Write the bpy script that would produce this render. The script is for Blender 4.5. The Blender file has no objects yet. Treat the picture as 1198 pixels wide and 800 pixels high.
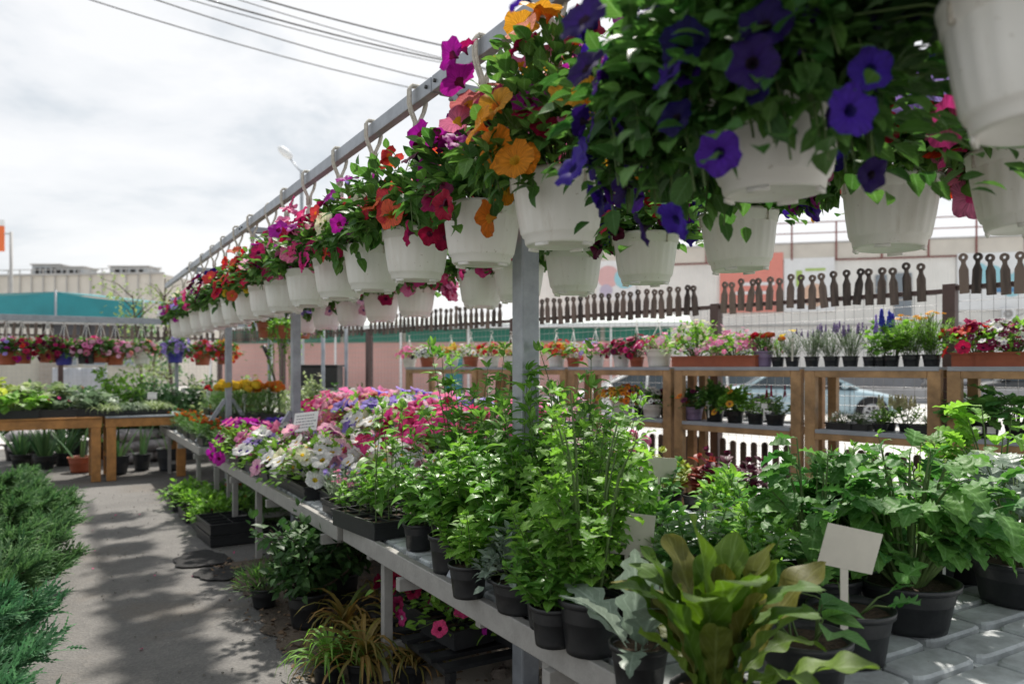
import bpy, math, random
import numpy as np
from mathutils import Vector, Matrix

R = math.radians
PI = math.pi
SC = bpy.context.scene
COL = SC.collection
UP = np.array([0., 0., 1.])

# ------------------------------------------------------------------ mesh builder
class G:
    """collects quads with numpy and links them as ONE mesh"""
    def __init__(self):
        self.v, self.f, self.m, self.u, self.n = [], [], [], [], 0
    def add(self, V, F, mi=0, uv=None):
        V = np.asarray(V, float).reshape(-1, 3); F = np.asarray(F, np.int64).reshape(-1, 4)
        self.v.append(V); self.f.append(F + self.n); self.n += len(V)
        self.m.append(np.full(len(F), mi, np.int32) if np.isscalar(mi) else np.asarray(mi, np.int32))
        self.u.append(np.full((len(V), 2), 9.) if uv is None else uv)
        return self
    def box(self, c, s, mi=0, rz=0., M=None):
        x, y, z = s[0] / 2, s[1] / 2, s[2] / 2
        V = np.array([[-x,-y,-z],[x,-y,-z],[x,y,-z],[-x,y,-z],[-x,-y,z],[x,-y,z],[x,y,z],[-x,y,z]])
        if M is not None: V = V @ np.asarray(M).T
        if rz:
            c_, s_ = math.cos(rz), math.sin(rz)
            V = V @ np.array([[c_, -s_, 0], [s_, c_, 0], [0, 0, 1]]).T
        return self.add(V + np.asarray(c, float), [[0,3,2,1],[4,5,6,7],[0,1,5,4],[1,2,6,5],[2,3,7,6],[3,0,4,7]], mi)
    def bar(self, p, q, w, h, mi=0, up=(0, 0, 1)):
        p, q = np.asarray(p, float), np.asarray(q, float)
        d = q - p; L = np.linalg.norm(d); d = d / L
        u = np.asarray(up, float)
        x = np.cross(d, u)
        if np.linalg.norm(x) < 1e-5: x = np.cross(d, [0, 1, 0])
        x /= np.linalg.norm(x); z = np.cross(x, d)
        return self.box((p + q) / 2, (w, L, h), mi, M=np.stack([x, d, z], 1))
    def tube(self, pts, r, sides=6, mi=0, cap=True):
        P = np.asarray(pts, float); n = len(P)
        rr = np.full(n, r) if np.isscalar(r) else np.asarray(r, float)
        T = np.gradient(P, axis=0); T /= np.linalg.norm(T, axis=1)[:, None] + 1e-9
        a = np.array([0, 0, 1.]) if abs(T[0][2]) < .9 else np.array([1., 0, 0])
        rings = []
        for i in range(n):
            x = np.cross(T[i], a); x /= np.linalg.norm(x) + 1e-9
            y = np.cross(x, T[i]); a = y if abs(np.dot(y, T[i])) < .5 else a
            t = np.linspace(0, 2 * PI, sides, endpoint=False)
            rings.append(P[i] + rr[i] * (np.outer(np.cos(t), x) + np.outer(np.sin(t), y)))
        if cap:
            rings = [P[0] + (rings[0] - P[0]) * .02] + rings + [P[-1] + (rings[-1] - P[-1]) * .02]
        return self.loft(rings, mi)
    def loft(self, rings, mi=0, closed=True):
        k, n = len(rings[0]), len(rings)
        F = []
        for i in range(n - 1):
            for j in range(k if closed else k - 1):
                F.append([i*k+j, i*k+(j+1) % k, (i+1)*k+(j+1) % k, (i+1)*k+j])
        return self.add(np.concatenate(rings), F, mi)
    def lathe(self, prof, segs=24, c=(0, 0, 0), mi=0, mod=None):
        t = np.linspace(0, 2 * PI, segs, endpoint=False); rings = []
        for r, z in prof:
            rad = np.full(segs, r)
            if mod: rad = np.array([mod(a, r, z) for a in t])
            rings.append(np.stack([rad*np.cos(t)+c[0], rad*np.sin(t)+c[1], np.full(segs, z+c[2])], 1))
        return self.loft(rings, mi)
    def inst(self, T, P, D, N, S, mi=0):
        """copies of template T=(V,F[,mi]) at P, its y axis along D, its z towards N, size S"""
        P = np.asarray(P, float).reshape(-1, 3); k = len(P)
        if k == 0: return self
        D = np.broadcast_to(np.asarray(D, float), (k, 3)); N = np.broadcast_to(np.asarray(N, float), (k, 3))
        D = D / (np.linalg.norm(D, axis=1)[:, None] + 1e-9)
        X = np.cross(D, N); X = X / (np.linalg.norm(X, axis=1)[:, None] + 1e-9)
        Z = np.cross(X, D)
        M = np.stack([X, D, Z], 2) * np.broadcast_to(np.asarray(S, float), (k,))[:, None, None]
        V, F = T[0], T[1]
        W = np.einsum('kij,vj->kvi', M, V) + P[:, None, :]
        FF = F[None] + (np.arange(k) * len(V))[:, None, None]
        m = np.tile(T[2] + mi, k) if T[2] is not None else mi
        return self.add(W.reshape(-1, 3), FF.reshape(-1, 4), m, None if T[3] is None else np.tile(T[3], (k, 1)))
    def mesh(self, name, mats, smooth=True):
        me = bpy.data.meshes.new(name)
        V = np.concatenate(self.v); F = np.concatenate(self.f); m = np.concatenate(self.m)
        me.vertices.add(len(V)); me.vertices.foreach_set('co', V.ravel())
        me.loops.add(F.size); me.loops.foreach_set('vertex_index', F.ravel().astype(np.int32))
        me.polygons.add(len(F)); me.polygons.foreach_set('loop_start', np.arange(0, F.size, 4, dtype=np.int32))
        me.polygons.foreach_set('material_index', m)
        me.polygons.foreach_set('use_smooth', np.full(len(F), bool(smooth)))
        U = np.concatenate(self.u)
        if (U[:, 0] < 8).any():
            at = me.attributes.new('luv', 'FLOAT_VECTOR', 'POINT'); at.data.foreach_set('vector', np.concatenate([U, np.zeros((len(U), 1))], 1).ravel())
        for x in (mats if isinstance(mats, (list, tuple)) else [mats]): me.materials.append(x)
        me.update(calc_edges=True); me.validate()
        return me

def ob(name, me, parent=None, loc=None, rz=0., sc=None, bevel=0.):
    o = bpy.data.objects.new(name, me); COL.objects.link(o)
    if parent is not None: o.parent = parent
    if loc is not None: o.location = loc
    if rz: o.rotation_euler = (0, 0, rz)
    if sc: o.scale = (sc, sc, sc) if np.isscalar(sc) else sc
    if bevel:
        b = o.modifiers.new('bevel', 'BEVEL'); b.width = bevel; b.segments = 2; b.limit_method = 'ANGLE'
    return o
def tag(o, label, cat, group=None):
    o['label'] = label; o['category'] = cat
    if group: o['group'] = group
    return o
def thing(name, label, cat, loc=(0, 0, 0), rz=0., group=None, sc=None):
    return tag(ob(name, None, None, loc, rz, sc), label, cat, group)
def kind(o, k): o['kind'] = k; return o

# ------------------------------------------------------------------ materials
def nodes(name):
    m = bpy.data.materials.new(name); m.use_nodes = True
    return m, m.node_tree.nodes, m.node_tree.links, m.node_tree.nodes['Principled BSDF']
def mat(name, col, rough=.6, var=.12, scale=8., bump=0., metal=0., bscale=None, col2=None, stretch=None):
    m, N, L, B = nodes(name)
    tc = N.new('ShaderNodeTexCoord'); mp = N.new('ShaderNodeMapping'); L.new(tc.outputs['Object'], mp.inputs[0])
    if stretch: mp.inputs['Scale'].default_value = stretch
    nz = N.new('ShaderNodeTexNoise'); nz.inputs['Scale'].default_value = scale; nz.inputs['Detail'].default_value = 6
    nz.inputs['Roughness'].default_value = .65
    L.new(mp.outputs[0], nz.inputs['Vector'])
    rp = N.new('ShaderNodeValToRGB')
    a = [c * (1 - var * 1.6) for c in col]; b = list(col2) if col2 else [min(1, c * (1 + var)) for c in col]
    rp.color_ramp.elements[0].color = (*a, 1); rp.color_ramp.elements[1].color = (*b, 1)
    rp.color_ramp.elements[0].position = .3; rp.color_ramp.elements[1].position = .7
    L.new(nz.outputs['Fac'], rp.inputs[0]); L.new(rp.outputs[0], B.inputs['Base Color'])
    B.inputs['Roughness'].default_value = rough; B.inputs['Metallic'].default_value = metal
    if bump:
        bn = N.new('ShaderNodeTexNoise'); bn.inputs['Scale'].default_value = bscale or scale * 4; bn.inputs['Detail'].default_value = 5
        L.new(mp.outputs[0], bn.inputs['Vector'])
        bp = N.new('ShaderNodeBump'); bp.inputs['Strength'].default_value = bump; bp.inputs['Distance'].default_value = .02
        L.new(bn.outputs['Fac'], bp.inputs['Height']); L.new(bp.outputs[0], B.inputs['Normal'])
    return m
def dirty_white():
    m, N, L, B = nodes('white_plastic'); tc = N.new('ShaderNodeTexCoord'); oi = N.new('ShaderNodeObjectInfo')
    av = N.new('ShaderNodeVectorMath'); av.operation = 'MULTIPLY_ADD'; L.new(oi.outputs['Random'], av.inputs[0]); av.inputs[1].default_value = (9, 5, 7); L.new(tc.outputs['Object'], av.inputs[2])
    def nz(scale, st, a, b, det=6):
        mp = N.new('ShaderNodeMapping'); mp.inputs['Scale'].default_value = st; L.new(av.outputs[0], mp.inputs[0])
        n = N.new('ShaderNodeTexNoise'); n.inputs['Scale'].default_value = scale; n.inputs['Detail'].default_value = det; n.inputs['Roughness'].default_value = .7; L.new(mp.outputs[0], n.inputs['Vector'])
        r = N.new('ShaderNodeMapRange'); r.inputs['From Min'].default_value = a; r.inputs['From Max'].default_value = b; L.new(n.outputs['Fac'], r.inputs['Value']); return r.outputs[0]
    c = (.76,.75,.71, 1); out = None
    for f, col in ((nz(7, (1, 1, .25), .52, .72), (.60,.57,.50, 1)), (nz(26, (1, 1, .12), .60, .78), (.50,.46,.38, 1)), (nz(60, (1, 1, 1), .66, .74, 3), (.30,.25,.19, 1))):
        mx = N.new('ShaderNodeMixRGB'); ml = N.new('ShaderNodeMath'); ml.operation = 'MULTIPLY'; ml.inputs[1].default_value = .55; L.new(f, ml.inputs[0]); L.new(ml.outputs[0], mx.inputs[0])
        if out is None: mx.inputs[1].default_value = c
        else: L.new(out, mx.inputs[1])
        mx.inputs[2].default_value = col; out = mx.outputs[0]
    L.new(out, B.inputs['Base Color']); B.inputs['Roughness'].default_value = .42
    return m
def randwood(name, c1, c2):
    m, N, L, B = nodes(name); oi = N.new('ShaderNodeObjectInfo'); tc = N.new('ShaderNodeTexCoord'); mp = N.new('ShaderNodeMapping'); mp.inputs['Scale'].default_value = (14, 14, 2); L.new(tc.outputs['Object'], mp.inputs[0])
    ns = N.new('ShaderNodeTexNoise'); ns.noise_dimensions = '4D'; ns.inputs['Scale'].default_value = 2.5; ns.inputs['Detail'].default_value = 6; ml = N.new('ShaderNodeMath'); ml.operation = 'MULTIPLY'; ml.inputs[1].default_value = 30; L.new(oi.outputs['Random'], ml.inputs[0]); L.new(ml.outputs[0], ns.inputs['W']); L.new(mp.outputs[0], ns.inputs['Vector'])
    ad = N.new('ShaderNodeMath'); ad.operation = 'MULTIPLY_ADD'; ad.inputs[1].default_value = .55; L.new(oi.outputs['Random'], ad.inputs[0]); L.new(ns.outputs['Fac'], ad.inputs[2])
    rp = N.new('ShaderNodeValToRGB'); rp.color_ramp.elements[0].position = .45; rp.color_ramp.elements[1].position = 1.05; rp.color_ramp.elements[0].color = (*c1, 1); rp.color_ramp.elements[1].color = (*c2, 1); L.new(ad.outputs[0], rp.inputs[0]); L.new(rp.outputs[0], B.inputs['Base Color']); B.inputs['Roughness'].default_value = .7
    return m
def leafmat(name, c1, c2, trans=.35, rough=.45, c3=None):
    """every leaf its own tone between c1 and c2 (random per island)"""
    m, N, L, B = nodes(name)
    g = N.new('ShaderNodeNewGeometry'); rp = N.new('ShaderNodeValToRGB')
    rp.color_ramp.elements[0].color = (*c1, 1); rp.color_ramp.elements[1].color = (*c2, 1)
    if c3:
        e = rp.color_ramp.elements.new(.93); e.color = (*c3, 1); rp.color_ramp.elements[1].position = .85
    L.new(g.outputs['Random Per Island'], rp.inputs[0])
    tc = N.new('ShaderNodeTexCoord'); nz = N.new('ShaderNodeTexNoise'); nz.inputs['Scale'].default_value = 55; nz.inputs['Detail'].default_value = 3
    L.new(tc.outputs['Object'], nz.inputs['Vector'])
    hs = N.new('ShaderNodeHueSaturation')
    mr = N.new('ShaderNodeMapRange'); mr.inputs['To Min'].default_value = .7; mr.inputs['To Max'].default_value = 1.3
    L.new(nz.outputs['Fac'], mr.inputs['Value']); L.new(mr.outputs[0], hs.inputs['Value']); L.new(rp.outputs[0], hs.inputs['Color'])
    hs0 = hs; at = N.new('ShaderNodeAttribute'); at.attribute_name = 'luv'; sx = N.new('ShaderNodeSeparateXYZ'); L.new(at.outputs['Vector'], sx.inputs[0])
    def mth(op, a, b=None, c=None):
        n_ = N.new('ShaderNodeMath'); n_.operation = op
        for i_, v_ in enumerate((a, b, c)):
            if v_ is None: continue
            if isinstance(v_, (int, float)): n_.inputs[i_].default_value = v_
            else: L.new(v_, n_.inputs[i_])
        return n_.outputs[0]
    ax = mth('ABSOLUTE', sx.outputs[0]); mid = mth('SUBTRACT', 1., mth('MULTIPLY', ax, 7.)); mid = mth('MAXIMUM', mid, 0.)
    sd = mth('SINE', mth('MULTIPLY', mth('SUBTRACT', sx.outputs[1], mth('MULTIPLY', ax, .28)), 46.)); sd = mth('MULTIPLY', mth('MAXIMUM', mth('SUBTRACT', sd, .72), 0.), 1.6)
    vein = mth('MINIMUM', mth('MAXIMUM', mid, sd), 1.); vein = mth('MULTIPLY', vein, mth('LESS_THAN', ax, 2.))
    hv = N.new('ShaderNodeHueSaturation'); hv.inputs['Value'].default_value = 1.55; hv.inputs['Saturation'].default_value = .85; L.new(hs0.outputs[0], hv.inputs['Color'])
    vm = N.new('ShaderNodeMixRGB'); L.new(vein, vm.inputs[0]); L.new(hs0.outputs[0], vm.inputs[1]); L.new(hv.outputs[0], vm.inputs[2]); hs = vm
    bv = N.new('ShaderNodeBump'); bv.inputs['Strength'].default_value = .35; bv.inputs['Distance'].default_value = .003; bv.invert = True; L.new(vein, bv.inputs['Height']); L.new(bv.outputs[0], B.inputs['Normal'])
    L.new(hs.outputs[0], B.inputs['Base Color']); B.inputs['Roughness'].default_value = rough
    B.inputs['Specular IOR Level'].default_value = .28
    tr = N.new('ShaderNodeBsdfTranslucent')
    h2 = N.new('ShaderNodeHueSaturation'); h2.inputs['Value'].default_value = 1.7; h2.inputs['Saturation'].default_value = 1.1
    L.new(hs.outputs[0], h2.inputs['Color']); L.new(h2.outputs[0], tr.inputs['Color'])
    mx = N.new('ShaderNodeMixShader'); mx.inputs[0].default_value = trans
    L.new(B.outputs[0], mx.inputs[1]); L.new(tr.outputs[0], mx.inputs[2])
    L.new(mx.outputs[0], N['Material Output'].inputs['Surface'])
    return m
def petalmat(name, c, var=.25):
    m, N, L, B = nodes(name)
    g0 = N.new('ShaderNodeNewGeometry'); oi = N.new('ShaderNodeObjectInfo'); sm = N.new('ShaderNodeMath'); sm.operation = 'ADD'
    L.new(g0.outputs['Random Per Island'], sm.inputs[0]); L.new(oi.outputs['Random'], sm.inputs[1]); g = N.new('ShaderNodeMath'); g.operation = 'FRACT'; L.new(sm.outputs[0], g.inputs[0])
    hs = N.new('ShaderNodeHueSaturation'); hs.inputs['Color'].default_value = (*c, 1)
    mr = N.new('ShaderNodeMapRange'); mr.inputs['To Min'].default_value = 1 - var; mr.inputs['To Max'].default_value = 1 + var * .6
    L.new(g.outputs[0], mr.inputs['Value']); L.new(mr.outputs[0], hs.inputs['Value'])
    ml = N.new('ShaderNodeMath'); ml.operation = 'MULTIPLY_ADD'; ml.inputs[1].default_value = 7.31; ml.inputs[2].default_value = 0
    fr = N.new('ShaderNodeMath'); fr.operation = 'FRACT'
    m2 = N.new('ShaderNodeMapRange'); m2.inputs['To Min'].default_value = .485; m2.inputs['To Max'].default_value = .515
    L.new(g.outputs[0], ml.inputs[0]); L.new(ml.outputs[0], fr.inputs[0]); L.new(fr.outputs[0], m2.inputs['Value']); L.new(m2.outputs[0], hs.inputs['Hue'])
    at = N.new('ShaderNodeAttribute'); at.attribute_name = 'luv'; mpg = N.new('ShaderNodeMapping'); mpg.inputs['Scale'].default_value = (26, 1.2, 1); L.new(at.outputs['Vector'], mpg.inputs[0])
    pn = N.new('ShaderNodeTexNoise'); pn.inputs['Scale'].default_value = 2.2; pn.inputs['Detail'].default_value = 2; L.new(mpg.outputs[0], pn.inputs['Vector'])
    pr = N.new('ShaderNodeMapRange'); pr.inputs['From Min'].default_value = .35; pr.inputs['From Max'].default_value = .62; pr.inputs['To Min'].default_value = .62; pr.inputs['To Max'].default_value = 1.12; L.new(pn.outputs['Fac'], pr.inputs['Value'])
    h0 = hs; hs = N.new('ShaderNodeHueSaturation'); L.new(h0.outputs[0], hs.inputs['Color']); L.new(pr.outputs[0], hs.inputs['Value'])
    L.new(hs.outputs[0], B.inputs['Base Color']); B.inputs['Roughness'].default_value = .6
    B.inputs['Specular IOR Level'].default_value = .25
    tr = N.new('ShaderNodeBsdfTranslucent'); L.new(hs.outputs[0], tr.inputs['Color'])
    mx = N.new('ShaderNodeMixShader'); mx.inputs[0].default_value = .4
    L.new(B.outputs[0], mx.inputs[1]); L.new(tr.outputs[0], mx.inputs[2]); L.new(mx.outputs[0], N['Material Output'].inputs['Surface'])
    return m

LEAF = {
 'petunia': leafmat('leaf_petunia', (0.038,0.109,0.023), (0.109,0.218,0.045)),
 'basket': leafmat('leaf_basket', (.022,.075,.016), (.085,.18,.04), .38),
 'dark': leafmat('leaf_dark', (0.020,0.058,0.018), (0.058,0.128,0.032), .25),
 'fresh': leafmat('leaf_fresh', (.085,.20,.028), (.23,.42,.07), .42),
 'basil': leafmat('leaf_basil', (0.058,0.166,0.026), (0.154,0.333,0.051), .3, .32),
 'pepper': leafmat('leaf_pepper', (.07,.18,.03), (.18,.34,.065), .42, .38),
 'grey': leafmat('leaf_grey', (.09,.14,.08), (.22,.29,.18), .25),
 'kale': leafmat('leaf_kale', (.045,.15,.035), (.13,.28,.06), .32, .5),
 'frost': leafmat('leaf_frost', (.12,.17,.13), (.26,.32,.26), .2, .4),
 'lettuce': leafmat('leaf_lettuce', (.055,.12,.014), (.13,.205,.03), .36, .5),
 'bronze': leafmat('leaf_bronze', (.085,.11,.018), (.15,.135,.028), .36, .5),
 'yellow': leafmat('leaf_yellow', (.07,.11,.02), (.20,.20,.035), .35, .5, (.30,.17,.05)),
 'lime': leafmat('leaf_lime', (.20,.28,.04), (.38,.42,.08), .4),
 'purple': leafmat('leaf_purple', (.035,.008,.018), (.10,.02,.04), .3),
 'juniper': leafmat('leaf_juniper', (.04,.105,.038), (.125,.235,.08), .22, .6),
 'juniperb': leafmat('leaf_juniper_blue', (.035,.11,.05), (.095,.22,.095), .25, .55),
 'rose': leafmat('leaf_rose', (0.038,0.109,0.038), (0.128,0.230,0.090), .3, .4),
 'pale': leafmat('leaf_pale', (.13,.19,.07), (.30,.36,.17), .35),
 'iris': leafmat('leaf_iris', (0.045,0.115,0.045), (0.115,0.205,0.077), .25, .4),
 'tree': leafmat('leaf_tree', (.10,.16,.05), (.24,.30,.11), .35),
 'red': leafmat('leaf_red', (.20,.03,.03), (.35,.08,.05), .3),
}
PC = dict(pink=(.80,.22,.42), palepink=(.82,.45,.58), hot=(.75,.06,.26), magenta=(.42,.015,.33), violet=(.075,.018,.33),
          deep=(.020,.008,.11), lilac=(.42,.30,.78), white=(.85,.84,.82), cream=(.82,.80,.55), yellow=(.80,.55,.04),
          orange=(.80,.24,.02), coral=(.75,.10,.06), red=(.62,.015,.03), crimson=(.38,.008,.07), wine=(.12,.005,.04),
          gold=(.75,.36,.03), salmon=(.80,.30,.25), rust=(.45,.08,.015), blue=(.07,.09,.55), black=(.015,.008,.02),
          apricot=(.85,.42,.20), green=(.30,.40,.10), lavender=(.30,.22,.42), brown=(.25,.09,.05))
PM = {k: petalmat('petal_' + k, c) for k, c in PC.items()}

M = dict(
 steel=mat('grey_painted_steel', (.31,.298,.28), .5, .10, 11, .15, bscale=60),
 galv=mat('galvanised_steel', (.31,.33,.36), .38, .14, 10, .08, .35),
 grate=mat('pale_plastic_grating', (.46,.48,.48), .55, .22, 9, .1, bscale=80, col2=(.62,.65,.66)),
 white=dirty_white(),
 rope=mat('cotton_rope', (.66,.62,.54), .9, .15, 60, .6, bscale=200),
 blackp=mat('black_plastic', (.018,.019,.021), .42, .2, 20, .05),
 greyp=mat('dark_grey_plastic', (.045,.05,.058), .5, .2, 12, .05),
 terra=mat('terracotta_plastic', (.36,.095,.045), .55, .10, 10, .05),
 purplep=mat('mauve_plastic', (.26,.19,.32), .5, .08, 10),
 bluep=mat('blue_plastic', (.05,.05,.33), .45, .08, 10),
 soil=mat('potting_soil', (.055,.035,.022), .95, .4, 60, 1., bscale=120, col2=(.12,.075,.045)),
 stem=mat('green_stem', (.09,.15,.04), .6, .25, 30),
 bark=mat('brown_bark', (.085,.058,.04), .9, .35, 25, .6),
 wood=mat('varnished_pine', (.46,.21,.06), .45, .30, 5, .15, stretch=(1, 1, 1)),
 woodv=mat('weathered_timber', (.36,.215,.10), .6, .30, 6, .2),
 brown=mat('dark_brown_timber', (.045,.03,.024), .65, .35, 12, .3),
 brownsteel=mat('brown_painted_steel', (.095,.055,.05), .5, .15, 10),
 boardgrey=mat('grey_shelf_sheet', (.30,.32,.35), .4, .10, 6, .05),
 picket=randwood('picket_timber', (.022,.015,.012), (.17,.125,.10)),
 wire=mat('galvanised_wire', (.33,.33,.34), .45, .1, 30, 0, .3),
 card=mat('cream_label_card', (.60,.56,.48), .6, .05, 12),
 cardw=mat('white_label_card', (.78,.78,.76), .55, .04, 12),
 ink=mat('faded_ink', (.22,.22,.25), .8, .1, 30),
 dark=mat('dark_void', (.012,.012,.014), .7, .1, 5),
)
# ------------------------------------------------------------------ leaf and flower templates
def leaf(w, n=5, fold=.25, droop=.5, ruffle=0., petiole=0., freq=5, curl=0.):
    """w(u): half width along a leaf of length 1; rows of left edge, midrib, right edge"""
    u = np.linspace(0, 1, n); a = droop * (u - .15) + curl * u * u
    du = np.diff(u, prepend=0)
    y = np.cumsum(np.cos(a) * du) ; z = -np.cumsum(np.sin(a) * du)
    W = np.maximum(np.array([w(x) for x in u]), .006)
    if petiole:
        y = np.concatenate([[0], y + petiole]); z = np.concatenate([[0], z]); W = np.concatenate([[.012], W]); u = np.concatenate([[0], u])
    n = len(y); V = []
    for i in range(n):
        e = fold * W[i]; q = ruffle * math.sin(freq * PI * u[i]); q2 = ruffle * math.sin(freq * PI * u[i] + 1.9)
        V += [[-W[i], y[i], z[i] + e + q], [0, y[i], z[i]], [W[i], y[i], z[i] + e + q2]]
    F = []
    for i in range(n - 1):
        F += [[3*i, 3*i+1, 3*i+4, 3*i+3], [3*i+1, 3*i+2, 3*i+5, 3*i+4]]
    return np.array(V), np.array(F), None, np.array([[c, y_ / y[-1]] for y_ in y for c in (-1, 0, 1)])
ovate = lambda k: (lambda u: k * math.sin(PI * min(1, u ** .75)) ** .8 if 0 < u < 1 else 0)
def lobed(k, lobes, deep):
    return lambda u: k * (math.sin(PI * u ** .8) if 0 < u < 1 else 0) ** .7 * (1 - deep + deep * abs(math.sin(lobes * PI * u)))
LT = {
 'oval': leaf(ovate(.30), 5, .28, .7),
 'oval4': leaf(ovate(.30), 4, .3, .6),
 'broad': leaf(ovate(.40), 6, .2, .8, .02),
 'round': leaf(ovate(.48), 5, .15, .5, .03),
 'basil': leaf(ovate(.34), 6, .42, 1.0, petiole=.12),
 'lance': leaf(ovate(.19), 6, .35, 1.0, petiole=.15),
 'needle': leaf(lambda u: .05 * (1 - u) + .012, 3, .1, .3),
 'spray': leaf(lambda u: .13 * (1 - u) ** .6 * (.12 + .88 * abs(math.sin(4.5 * PI * u))) + .008, 10, .3, .4),
 'strap': leaf(lambda u: .035 * (1 - u ** 3) , 7, .4, 1.1, curl=1.2),
 'iris': leaf(lambda u: .055 * (1 - u ** 2.2), 5, .2, .25),
 'parsley': leaf(lobed(.52, 3, .7), 13, .2, .6, .05, .35, 5),
 'lettuce2': leaf(lambda u: (.034 + .100 * math.sin(PI / 2 * min(1, (u / .70) ** 1.8)) ) * math.sqrt(max(.02, 1 - max(0, (u - .83) / .173) ** 2)), 40, .18, -.15, .036, 0, 9, curl=1.55),
 'kale': leaf(lobed(.36, 5, .36), 46, .25, .95, .026, .30, 9),
 'dandelion': leaf(lobed(.20, 4.5, .6), 17, .25, .9, .015, .12, 6),
 'lettuce': leaf(lambda u: (.034 + .090 * math.sin(PI / 2 * min(1, (u / .70) ** 1.8)) ) * math.sqrt(max(.02, 1 - max(0, (u - .83) / .173) ** 2)), 40, .30, -.05, .028, 0, 8, curl=.55),
 'squash': leaf(lobed(.50, 3.5, .22), 15, .15, .7, .05, .6, 6),
}
def petunia(segs=25, tub=.55, ruf=.07):
    t = np.linspace(0, 2 * PI, segs, endpoint=False)
    rows = [(.05, -tub), (.12, -tub * .5), (.27, -.06), (.66, .10), (1.0, .07)]
    V = []
    for k, (r, z) in enumerate(rows):
        g = (k / 4.) ** 2
        rr = r * (1 + .085 * g * np.cos(5 * t) - .025 * g * np.cos(10 * t) + .02 * g * np.sin(13 * t))
        zz = z + ruf * g * np.sin(5 * t + 1) + ruf * 1.0 * g * np.sin(9 * t) + ruf * 1.5 * g * np.sin(2 * t + .5)
        V.append(np.stack([rr * np.cos(t), rr * np.sin(t), zz], 1))
    F, m = [], []
    for i in range(4):
        for j in range(segs):
            F.append([i*segs+j, i*segs+(j+1) % segs, (i+1)*segs+(j+1) % segs, (i+1)*segs+j]); m.append(1 if i < 2 else 0)
    return np.concatenate(V), np.array(F), np.array(m), np.concatenate([np.stack([abs(t / PI - 1), np.full(segs, k / 4.)], 1) for k in range(5)])
def floret(pet=5, wid=.42, cup=.25, eye=.16):
    V, F, m = [], [], []
    for k in range(pet):
        a = 2 * PI * k / pet; c, s = math.cos(a), math.sin(a); n = len(V)
        for (r, w, z) in ((.08, .08, 0), (.6, wid, cup * .5), (1., wid * .55, cup)):
            for sg in (-1, 1): V.append([c*r - s*w*sg, s*r + c*w*sg, z + .02 * k % .05])
        F += [[n, n+1, n+3, n+2], [n+2, n+3, n+5, n+4]]; m += [0, 0]
    n = len(V); e = eye
    V += [[-e, -e, .07], [e, -e, .07], [e, e, .07], [-e, e, .07]]; F.append([n, n+1, n+2, n+3]); m.append(1)
    return np.array(V), np.array(F), np.array(m), None
def ballflower(n=34, seed=3, flat=.75):
    rg = np.random.default_rng(seed); V, F, m = [], [], []
    for i in range(n):
        f = (i + .5) / n; th = math.acos(1 - f); ph = i * 2.39996
        d = np.array([math.sin(th)*math.cos(ph), math.sin(th)*math.sin(ph), math.cos(th) * flat])
        x = np.array([-math.sin(ph), math.cos(ph), 0]); y = np.cross(d, x); s = .34 + .1 * rg.random()
        c = d * (.78 + .2 * rg.random()); k = len(V); tl = .35
        for (a, b) in ((-1, -1), (1, -1), (1, 1), (-1, 1)): V.append(c + x*a*s - y*b*s*.7 + d * tl * (.5 if b < 0 else -.3) * s)
        F.append([k, k+1, k+2, k+3]); m.append(0)
    return np.array(V), np.array(F), np.array(m), None
FT = {'petunia': petunia(), 'petunia2': petunia(10, .3), 'floret': floret(), 'daisy': floret(8, .2, .05, .22), 'pansy': floret(5, .6, .08, .3),
      'ball': ballflower(), 'bell': petunia(10, .7, .02)}

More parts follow.
